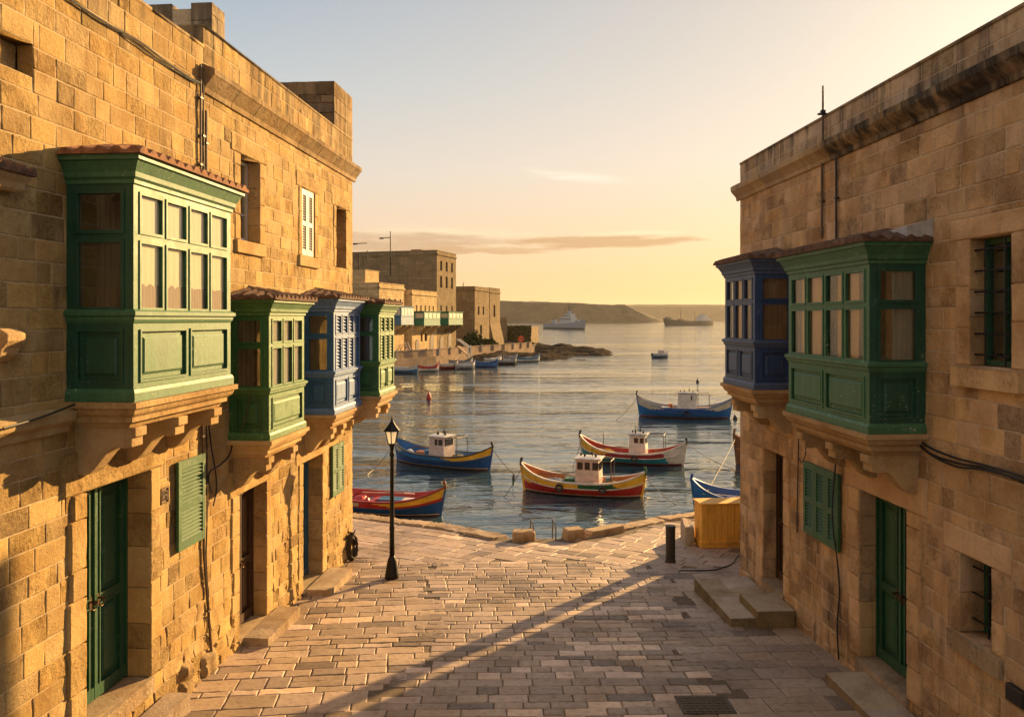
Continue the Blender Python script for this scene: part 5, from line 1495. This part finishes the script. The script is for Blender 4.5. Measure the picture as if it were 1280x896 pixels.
def far_house(label, s0, s1, z0, z1, deep, front=(), side=(), mat='far_stone', base_n=0.0, roof=(), balc=None, arch=(), name='waterfront_house', parapet=.5, batter=0):
    t = thing(name, label, 'house', tuple(QF.pt((s0 + s1) / 2, 1.2, base_n - deep / 2)), 0, 'houses along the far quay')
    mb = MB(); f = Fr(QF.pt(0, 0, base_n), QF.a, QF.n)
    fh = list(front); sh = list(side)
    boards(mb, f, s0, s1, z0, z1, fh, 0, 0, .35)
    sf = f.near(s0)
    sfm = Fr(sf.pt(-deep, 0), sf.a, sf.n)
    boards(mb, sfm, 0, deep, z0, z1, sh, 0, 0, .35)
    mb.box(f, s0 + .01, s1, z0, z1 - .01, -deep, -.5, 0)
    for a, b, c, d in fh: mb.quad([f.pt(a, c, -.3), f.pt(b, c, -.3), f.pt(b, d, -.3), f.pt(a, d, -.3)], 1)
    # parapet coping and a string course
    mb.box(f, s0 - .12, s1 + .12, z1 - parapet - .12, z1 - parapet + .12, -.3, .14, 0); mb.box(sfm, -.1, deep + .137, z1 - parapet - .12, z1 - parapet + .12, -.3, .12, 0)
    mb.box(f, s0 - .04, s1 + .04, z1, z1 + .1, -.4, .05, 0); mb.box(sfm, 0, deep - .41, z1, z1 + .1, -.4, .04, 0)
    if batter:
        mb.run(f, s0, s1, [(0, z0), (batter, z0), (.02, z0 + 4.5), (0, z0 + 4.5)], 0)
    mb.build('wall', [mat, 'far_glass'], t)
    for a, b, c, d in fh:
        w = MB(); w.box(f, a + .02, b - .02, c + .02, d - .02, -.26, -.2); frame_bars(w, f, a + .1, b - .1, c + .1, d - .1, .08, -.2, -.14); w.build('window', 'far_glass', t)
    for a, b, c, d in sh:
        w = MB(); w.box(sfm, a, b, c, d, -.3, -.22); w.build('window', 'far_blue' if b - a > 1.0 else 'far_glass', t)
    for a, b, c, d in arch:
        w = MB(); k = 8; r = (b - a) / 2; pts = [(a, c), (b, c)] + [((a + b) / 2 + r * math.cos(x), d - r + r * math.sin(x)) for x in [math.pi * i / k for i in range(k + 1)]]
        w.loops([[f.pt(x, z, batter * .9 + .02) for x, z in pts], [f.pt(x, z, batter * .9 + .06) for x, z in pts]], 0, None, True, True, True); w.build('arched_door', 'brown_wood', t)
    for a, b, c, d, p, mt in (balc or ()):
        w = MB(); w.around(f, a, b, p, [(0, c), (.05, c), (.05, c + .15), (0, c + .16), (0, c + (d - c) * .42), (.04, c + (d - c) * .43), (.04, c + (d - c) * .47), (0, c + (d - c) * .48), (0, d - .18), (.12, d - .1), (.14, d), (0, d)], 0)
        wo_ = w.build('enclosed_balcony', mt, t)
        g = MB(); n = 4
        for i in range(n):
            x0 = a + (b - a) * (i + .16) / n; g.box(f, x0, x0 + (b - a) * .68 / n, c + (d - c) * .52, d - .3, p - .02, p + .03)
        g.box(f.near(a), .2, p - .15, c + (d - c) * .52, d - .3, -.02, .03); g.build('pane', 'boat_cream' if mt != 'far_blue' else 'boat_white', wo_)
        for x0 in (a + .15, (a + b) / 2 - .12, b - .4):
            g = MB(); g.run(f, x0, x0 + .25, [(0, c), (p, c), (p - .1, c - .25), (.1, c - 1.3), (0, c - 1.4)]); g.build('bracket', mat, wo_)
    for (a, b, n0, n1, zt) in roof:
        r_2 = MB(); r_2.box(f, a, b, z1 - .3, zt, n0, n1); r_2.box(f, a - .06, b + .06, zt, zt + .12, n0 - .06, n1 + .06); r_2.build('roof_box', mat, t)
    return t
def grid(s0, s1, n, z, w, h): return [(s0 + (s1 - s0) * (i + .5) / n - w / 2, s0 + (s1 - s0) * (i + .5) / n + w / 2, z, z + h) for i in range(n)]
ds = lambda d: (d - 102) * FK
sd_ = lambda px: (47.5 / ((px - 640) / FOC * -1 + .30) - 102) * FK     # facade abscissa for a picture column
q1, q2, q3, q4, q5 = sd_(474), sd_(505), sd_(516), sd_(546), sd_(570)
zz = lambda py, d: EYE - (py - 399) / FOC * d
far_house('low sunlit house with small pale blue balcony at the left of the far quay', q1, q2, 1.0, zz(354, 102), 5.2, grid(q1 + .5, q2 - .3, 4, 8.0, .5, .9) + [(q1 + 1.0, q1 + 1.7, 5.6, 7.0), (q1 + .8, q1 + 1.6, 3.0, 4.4)], [(1.2, 1.9, 7.4, 8.6), (3.0, 3.7, 7.4, 8.6), (1.4, 2.2, 4.0, 5.4)], balc=[(q2 - 4.4, q2 - .4, zz(406, 107), zz(383, 107), 1.6, 'far_blue')], arch=[(q1 + 2.5, q1 + 4.2, 1.0, 4.6)], roof=[(q1 + 1, q1 + 5, -6, -2.5, zz(337, 102))], batter=0)
far_house('sunlit house with dark green balcony in the middle of the far quay', q3 - .3, q4, 1.0, zz(363, 112), 5.0, grid(q3 + .6, q4 - .6, 5, 7.2, .5, 1.0) + [(q3 + 4.2, q3 + 5.2, 3.0, 4.2), (q3 + 7.2, q3 + 7.9, 5.2, 6.4), (q3 + 2.8, q3 + 3.5, 3.0, 4.2)], [(2.6, 3.3, 6.6, 7.8)], balc=[(q3 + .5, q3 + 6.5, zz(407, 114), zz(389, 114), 1.5, 'far_green')], arch=[(q3 + 1.0, q3 + 2.2, 1.0, 3.4), (q3 + 6.2, q3 + 7.8, 1.0, 4.0)], batter=0)
tall = []
for zr, hh in ((11.0, 1.8), (13.6, 1.5)): tall += grid(q4 + .6, q5 - .6, 3, zr, .8, hh)
far_house('tall grey stone block with four rows of windows and a long blank side', q4 + .02, q5, 1.0, zz(313.5, 121), 16.6, tall + grid(q4 + .6, q5 - .6, 3, 7.4, .6, .9), [(8.4, 9.8, 10.1, 12.2), (12.6, 13.4, 11.6, 12.6), (13.0, 14.0, 13.6, 14.2), (12.4, 13.8, 14.6, 15.8), (4.0, 4.8, 12.6, 13.8), (6.4, 7.2, 12.6, 13.8), (10.4, 11.2, 12.8, 14.0), (14.6, 15.3, 9.0, 10.2), (14.4, 15.2, 6.4, 7.6), (2.0, 2.8, 9.6, 10.8)], 'far_dark', balc=[(q4 + .3, q4 + 6.4, zz(406, 123), zz(389.5, 123), 1.8, 'far_green')],
          arch=[(q4 + 1.2, q4 + 2.6, 1.0, 3.6), (q4 + 4.6, q4 + 6.0, 1.0, 4.0)], roof=[(q4 + 2, q4 + 5, -5.0, -3.5, zz(311, 121)), (q4 + .5, q4 + 2, -9.6, -8.6, zz(316, 121)), (q4 + .5, q4 + 2, -16.6, -13.0, zz(316.5, 121))], batter=0)
far_house('plain weathered house beyond the tall grey block', ds(136), ds(143.5), 1.0, zz(358.5, 136), 7, [(ds(137.5), ds(138.3), 7.0, 8.4), (ds(140), ds(140.8), 7.0, 8.4), (ds(138.6), ds(139.6), 3.4, 5.2)], [(4.4, 5.3, 7.6, 8.6), (1.6, 2.3, 7.2, 8.4), (2.6, 3.4, 3.6, 5.0)], 'far_dark', base_n=.4)
far_house('last narrow house with a sunlit end before the rocky point', ds(145), ds(150.8), 1.0, zz(362, 146), 4.6, [(ds(147), ds(148), 6.6, 8.8), (ds(147.2), ds(148.4), 3.6, 5.2)], (), 'far_dark', base_n=.0, roof=[(ds(145), ds(150.8), -1.4, -.05, zz(360.5, 146))], batter=1.0)
def fshadow(): pass
# quay promenade, its parapet wall and gangways
qd = MB()
pe = [(-62.0, 80.0), (wp(440, 465.5)), (wp(490, 460.5)), (wp(545, 456)), (wp(598, 450)), (wp(640, 446)), (wp(668, 443))]
pb = [(-75, 90), (-62, 96), (-45, 105), (-40, 125), (-30, 150), (-18, 185), (6, 185)]
for (a, b, c, d) in zip(pe, pe[1:], pb[1:], pb):
    qd.quad([(*a, 1.15), (*b, 1.15), (*c, 1.15), (*d, 1.15)], 0); qd.quad([(*a, -1), (*b, -1), (*b, 1.15), (*a, 1.15)], 0)
M['far_quay'] = far_mat('far_quay_stone', (.40, .29, .20))
structure(qd.build('quay', 'far_quay'))
pw = thing('promenade_wall', 'low stone wall with posts along the far promenade', 'wall', (*pe[3], 1.15))
mb = MB()
for a, b in zip(pe[1:], pe[2:]):
    A, B_ = Vector((*a, 0)), Vector((*b, 0)); dv = (B_ - A).normalized(); f = Fr(A + Vector((-.5 * dv.y, .5 * dv.x, 0)), dv, (dv.y, -dv.x, 0)); L = (B_ - A).length
    mb.box(f, 0, L, 1.15, 2.05, -.25, 0, 0); mb.box(f, 0, L, 2.05, 2.15, -.3, .05, 0)
mb.build('wall', 'far_quay', pw)
for a, b in zip(pe[1:], pe[2:]):
    A, B_ = Vector((*a, 1.15)), Vector((*b, 1.15)); k = max(1, int((B_ - A).length / 3))
    for i in range(k):
        p = A + (B_ - A) * (i + .5) / k; s = MB(); s.cbox((p.x - .4, p.y + .1, p.z + .62), (.13, .13, 1.15), .3); s.build('post', 'boat_white' if i % 3 == 0 else 'far_quay', pw)
M['whitewash'] = plain_mat('white_railing', (.6, .55, .48), .6)
for lab, p0, p1 in (('white sloping gangway rail at the left of the far quay', (506, 428), (516, 448)), ('white sloping gangway rail below the plain weathered house', (571, 424), (586, 434))):
    t = thing('gangway', lab, 'gangway', (*wp(p0[0], 455), 1.15), 0, 'gangways on the far quay'); d = wp(p0[0], 456)[1]
    a = Vector(((p0[0] - 640) / FOC * d, d, zz(p0[1], d))); b = Vector(((p1[0] - 640) / FOC * d, d - 1.2, zz(p1[1], d)))
    for off in (0, .9):
        s = MB(); q = Vector((off * .3, off, 0)); s.tube([a + q, b + q, (b.x + q.x, b.y + q.y, 1.0)], .09, 6); s.build('handrail', 'whitewash', t)
    s = MB(); s.loops([[a - Vector((0, 0, .9)), a - Vector((-.3, -.9, .9)), a - Vector((-.3, -.9, 1.05)), a - Vector((0, 0, 1.05))], [Vector((b.x, b.y, 1.25)), Vector((b.x + .3, b.y + .9, 1.25)), Vector((b.x + .3, b.y + .9, 1.1)), Vector((b.x, b.y, 1.1))]], 0, None, True, True, True)
    s.build('ramp', 'far_quay', t)
# aerials on the far roofs
def far_aerial(lab, px, py0, py1, d, arm=None, name='roof_aerial'):
    x = (px - 640) / FOC * d; t = thing(name, lab, 'aerial', (x, d, zz(py1, d)), 0, 'aerials on the far roofs')
    s = MB(); s.tube([(x, d, zz(py1, d)), (x, d, zz(py0, d))], [.09, .06], 6); s.build('pole', 'iron', t)
    if arm:
        s = MB(); s.tube([(x, d, zz(arm[1], d)), ((arm[0] - 640) / FOC * d, d, zz(arm[1] + .6, d))], .06, 6); s.cbox(((arm[0] - 640) / FOC * d, d, zz(arm[1] + 1, d)), (.6, .2, .2)); s.build('arm', 'iron', t)
far_aerial('tall aerial with a side arm above the tall grey block', 488, 289, 345, 117, (477, 297))
far_aerial('thin aerial standing at the left edge of the grey roofs', 449, 317, 337, 108)
far_aerial('bent lamp pole over the left of the grey roofs', 459, 313, 325, 112, (444, 304))
far_aerial('short aerial on the plain weathered house', 579, 353, 360, 139)
# ------------------------------------------------------------------ rocks, shrubs, hills, ships
def terrain(name, x0, x1, y0, y1, nx, ny, hf, mat, kind='structure'):
    mb = MB(); ids = [[mb.idx((x0 + (x1 - x0) * i / nx, y0 + (y1 - y0) * j / ny, hf(x0 + (x1 - x0) * i / nx, y0 + (y1 - y0) * j / ny))) for i in range(nx + 1)] for j in range(ny + 1)]
    for j in range(ny):
        for i in range(nx): mb.face((ids[j][i], ids[j][i + 1], ids[j + 1][i + 1], ids[j + 1][i]))
    return structure(mb.build(name, mat, smooth=False), kind)
def lobe(x, y, cx_, cy_, rx, ry, h, p=2.0):
    q = abs((x - cx_) / rx) ** p + abs((y - cy_) / ry) ** p
    return h * max(-1, 1 - q)
def rocks(x, y):
    n = fbm(Vector((x * .16, y * .08, 1)), 4)
    h = max(lobe(x, y, -2, 127, 13, 10, 1.5), lobe(x, y, 5, 148, 14.5, 17, 2.1), lobe(x, y, -4, 170, 15, 32, 2.9), lobe(x, y, 14, 150, 7.5, 6, .9), lobe(x, y, 6, 127, 6, 4, .8))
    h = h * .72 + n * .8 - .12
    st = .38; h = h * .35 + .65 * (math.floor(h / st) * st + st * min(1, max(0, (h / st - math.floor(h / st) - .6) / .4)))
    return max(-.8, h)
M['rock'] = plain_mat('dark_coastal_rock', (.06, .047, .034), 1.0, 0, .9, .5, 1.0, 0.0)
terrain('rocky_shore', -16, 24, 112, 205, 150, 150, rocks, 'rock')
def leaf_mat(name, c):
    k = NT(name); k.col(k.mix(k.noise(k.coord(), .9, 4, .6), tuple(x * .6 for x in c), tuple(x * 1.4 for x in c))); k.rough(.8); k.b.inputs['Specular IOR Level'].default_value = .2; return k.m
M['leaf'] = leaf_mat('shrub_leaves', (.055, .075, .018)); M['leaf_dry'] = leaf_mat('ivy_leaves', (.10, .085, .025))
def shrub(lab, c, size, seed, mat='leaf', n=900, cat='shrub', name='shrub', leaf=.28):
    rng = random.Random(seed); mb = MB()
    for _ in range(n):
        u = Vector((rng.gauss(0, 1), rng.gauss(0, 1), rng.gauss(0, 1))).normalized() * (rng.random() ** .4)
        p = Vector((u.x * size[0] / 2, u.y * size[1] / 2, (u.z + 1) / 2 * size[2])) * (1 + .3 * noise.noise(u * 2 + Vector((seed, 0, 0)))) + Vector(c)
        a = Vector((rng.gauss(0, 1), rng.gauss(0, 1), rng.gauss(0, 1))).normalized() * leaf; b = a.cross(Vector((rng.gauss(0, 1), rng.gauss(0, 1), 1))).normalized() * leaf * .5
        mb.quad([p - a, p + b, p + a, p - b])
    return tag(mb.build(name, mat, org=c), lab, cat)
shrub('dark green bush at the foot of the plain weathered house', (-6.6, 133.5, 1.1), (3.6, 2.4, 3.0), 3)
shrub('low green bush beside the far gangway', (-4.0, 134, 1.1), (3.2, 2.0, 1.8), 5)
gw = thing('garden_wall', 'ivy-covered garden wall beyond the last narrow house', 'wall', (2.2, 166, 1.0))
mb = MB(); mb.box(Fr((-3.2, 165, 0), (1, .06, 0), (.06, -1, 0)), 0, 7.0, .6, 4.7, -.5, 0); mb.box(Fr((3.8, 165.3, 0), (.2, 1, 0), (1, -.2, 0)), 0, 10, .6, 4.6, -.5, 0); mb.box(Fr((-3.4, 163.4, 0), (1, .06, 0), (.06, -1, 0)), 0, 2.4, .6, 6.6, -2, 0); mb.build('wall', 'far_dark', gw)
mb = MB(); rng = random.Random(4)
for _ in range(1600):
    p = Vector((-1.0 + rng.random() * 4.9, 164.8 - rng.random() * .5, 1.2 + rng.random() ** .8 * 3.6)); p.y += .06 * (p.x + 3.2)
    a = Vector((rng.gauss(0, 1), rng.gauss(0, .4), rng.gauss(0, 1))).normalized() * .26; b = a.cross(Vector((rng.gauss(0, 1), 1, rng.gauss(0, 1)))).normalized() * .16
    mb.quad([p - a, p + b, p + a, p - b])
mb.build('ivy', 'leaf_dry', gw)
t = thing('lifebuoy_post', 'small orange lifebuoy post at the end of the far quay', 'lifebuoy', ((651 - 640) / FOC * 150, 150, 1.6))
x = .011 * 150; s = MB(); s.tube([(x, 150, 1.2), (x, 150, 3.0)], .07, 6); s.build('post', 'whitewash', t)
s = MB(); s.tube([(x + .42 * math.cos(a), 149.85, 2.5 + .42 * math.sin(a)) for a in [6.2832 * k / 14 for k in range(15)]], .17, 6); s.build('ring', plain_mat('lifebuoy_orange', (.75, .12, .03), .5), t)

M['hill'] = None
def hill_mat():
    k = NT('dry_hillside'); v = k.coord(); n = k.noise(v, .03, 8, .75); n2 = k.noise(v, .09, 6, .7)
    b = k.mix(k.mapr(n, .44, .56), (.062, .048, .030), (.026, .026, .014)); b = k.mix(k.mapr(n2, .62, .68), b, (.13, .105, .075)); k.col(b); k.rough(1); return k.m
M['hill'] = hill_mat()
def hill1(x, y):
    px = x / y * FOC + 640
    prof = 39 - 9 * max(0, (px - 640) / 180) - 34 * max(0, min(1, (px - 782) / 62)) ** .8
    q = max(0, min(1, (y - 1400) / 46)); q = q * q * (3 - 2 * q)
    return prof * q * (1 + .0) + (2.6 * fbm(Vector((x * .012, y * .012, 2)), 4) + 1.2 * noise.noise(Vector((x * .09, y * .09, 0)))) * q - 2.5 * (1 - q) - (px > 835) * 8
terrain('near_headland', -420, 330, 1388, 1560, 190, 60, hill1, 'hill')
def hill2(x, y):
    q = max(0, min(1, (y - 3000) / 90)); q = q * q * (3 - 2 * q); px = x / y * FOC + 640
    return (62 - 20 * max(0, (px - 905) / 200) + 5 * fbm(Vector((x * .003, y * .003, 5)), 4)) * q - 3 * (1 - q)
terrain('far_headland', -200, 2400, 2980, 3700, 150, 24, hill2, 'hill')
M['ship_grey'] = plain_mat('ship_pale_grey', (.30, .33, .37), .6); M['ship_dark'] = plain_mat('ship_dark_hull', (.05, .048, .05), .6); M['ship_white'] = plain_mat('ship_white', (.44, .45, .46), .6)
def ship(name, lab, wl0, wl1, B, h, hb, hs, mat, blocks, masts, boot='ship_dark'):
    a, b = Vector((*wl0, 0)), Vector((*wl1, 0)); c = (a + b) / 2; L = (b - a).length; t = thing(name, lab, 'ship', tuple(c), math.atan2(b.y - a.y, b.x - a.x), local=True)
    mb = MB(); N = 28; T = [-1 + 2 * i / N for i in range(N + 1)]
    zs = lambda x: h + (hb - h) * max(0, x) ** 2.2 + (hs - h) * max(0, -x) ** 3
    hw = lambda x: B / 2 * ((1 - max(0, x) ** 2.4) ** .7 if x > 0 else (1 - .35 * (-x) ** 4)) + .05
    rows = []
    for x in T:
        X = x * L / 2; k = max(0, x) ** 3 * L * .035
        rows.append([(X + k, -hw(x), zs(x)), (X, -hw(x) * .9, .9), (X, -hw(x) * .8, -1), (X, hw(x) * .8, -1), (X, hw(x) * .9, .9), (X + k, hw(x), zs(x))])
    ids = [[mb.idx(p) for p in r] for r in rows]
    for p, q in zip(ids, ids[1:]):
        for k in range(6): mb.face((p[k], q[k], q[(k + 1) % 6], p[(k + 1) % 6]), 1 if k in (1, 2, 3) else 0)
    mb.face(ids[0][::-1], 0); mb.face(ids[-1], 0)
    mb.build('hull', [mat, boot], t)
    W0 = Fr((0, 0, 0), (1, 0, 0), (0, -1, 0))
    for x0, x1, z0, z1, wy, bm, win in blocks:
        s = MB(); x0, x1 = x0 * L / 2, x1 * L / 2
        s.loops([[(x0, -wy / 2, z0), (x1, -wy / 2, z0), (x1, wy / 2, z0), (x0, wy / 2, z0)], [(x0 + .3, -wy / 2 + .2, z1), (x1 - .8, -wy / 2 + .2, z1), (x1 - .8, wy / 2 - .2, z1), (x0 + .3, wy / 2 - .2, z1)]], 0, None, True, True, True)
        o = s.build('superstructure', bm, t)
        if win:
            g = MB(); n = max(2, int((x1 - x0) / 1.8))
            for i in range(n): g.box(W0, x0 + .5 + (x1 - x0 - 1.6) * i / n, x0 + .5 + (x1 - x0 - 1.6) * (i + .55) / n, z1 - 1.5, z1 - .7, wy / 2 - .3, wy / 2 - .04)
            g.build('window', 'far_glass', o)
    for x, z0, z1, r in masts:
        s = MB(); s.tube([(x * L / 2, 0, z0), (x * L / 2, 0, z1)], [r, r * .6], 6); s.tube([(x * L / 2 - r * 6, 0, z0 + (z1 - z0) * .6), (x * L / 2 + r * 6, 0, z0 + (z1 - z0) * .6)], r * .6, 6); s.build('mast', 'ship_dark', t)
    return t
ship('patrol_ship', 'pale grey ship with raked superstructure anchored before the headland', wp(682, 410.8), wp(730.5, 411.8), 6.0, 3.4, 6.2, 3.2, 'ship_grey',
     [(-.12, .52, 3.2, 7.4, 4.6, 'ship_white', True), (.12, .46, 7.2, 9.6, 3.6, 'ship_white', True), (-.60, -.42, 3.0, 5.8, 2.4, 'ship_grey', False), (.22, .34, 9.4, 11.5, 2, 'ship_grey', False), (.6, .75, 4.0, 5.8, 2.2, 'ship_grey', False)],
     [(.26, 9, 17.0, .22), (.02, 7, 13.2, .16), (.40, 9, 12.6, .12), (-.55, 5, 8, .14)])
ship('cargo_ship', 'dark low cargo ship with deckhouse aft on the horizon', wp(889, 406.4), wp(831, 407.2), 8.5, 4.4, 7.0, 5.2, 'ship_dark',
     [(-.86, -.42, 4.4, 8.0, 6, 'ship_white', True), (-.74, -.5, 7.8, 11.0, 5, 'ship_white', True), (.32, .46, 4.3, 6.4, 4, 'ship_dark', False), (-.2, .2, 4.3, 5.2, 5, 'ship_dark', False), (.8, .95, 6.2, 8.2, 3, 'ship_dark', False)],
     [(.36, 5, 15.5, .3), (-.24, 5, 13.8, .24), (-.66, 10, 13.5, .2), (.86, 7, 9.5, .15)])
t = thing('sailing_dinghy', 'tiny dark sail far off near the headland', 'boat', (*wp(651, 403.6), 0), local=True)
s = MB(); s.loops([[(-1.6, -.4, .1), (1.6, -.1, .1), (1.6, .1, .1), (-1.6, .4, .1)], [(-1.8, -.6, .8), (2.0, -.1, .9), (2.0, .1, .9), (-1.8, .6, .8)]], 0, None, True, True, True); s.build('hull', 'ship_dark', t)
s = MB(); s.loops([[(-1.2, 0, 1.0), (.5, .02, 1.0), (.5, -.02, 1.0)], [(.3, 0, 5), (.42, .02, 5), (.42, -.02, 5)]], 0, None, True, True, True); s.build('sail', 'ship_dark', t)
# ------------------------------------------------------------------ air
HZ = MB(); HZ.box(Fr((0, 0, 0), (1, 0, 0), (0, -1, 0)), -3600, 3600, -2.2, 90, -4200, 80)
hz = NT('harbour_air'); hz.n.remove(hz.b)
pv = hz.node('ShaderNodeVolumePrincipled'); pv.inputs['Color'].default_value = (.95, .90, .82, 1); pv.inputs['Density'].default_value = .00006; pv.inputs['Anisotropy'].default_value = .35
hz.l.new(pv.outputs[0], hz.out.inputs['Volume'])
ho = HZ.build('haze', hz.m); structure(ho, 'stuff')
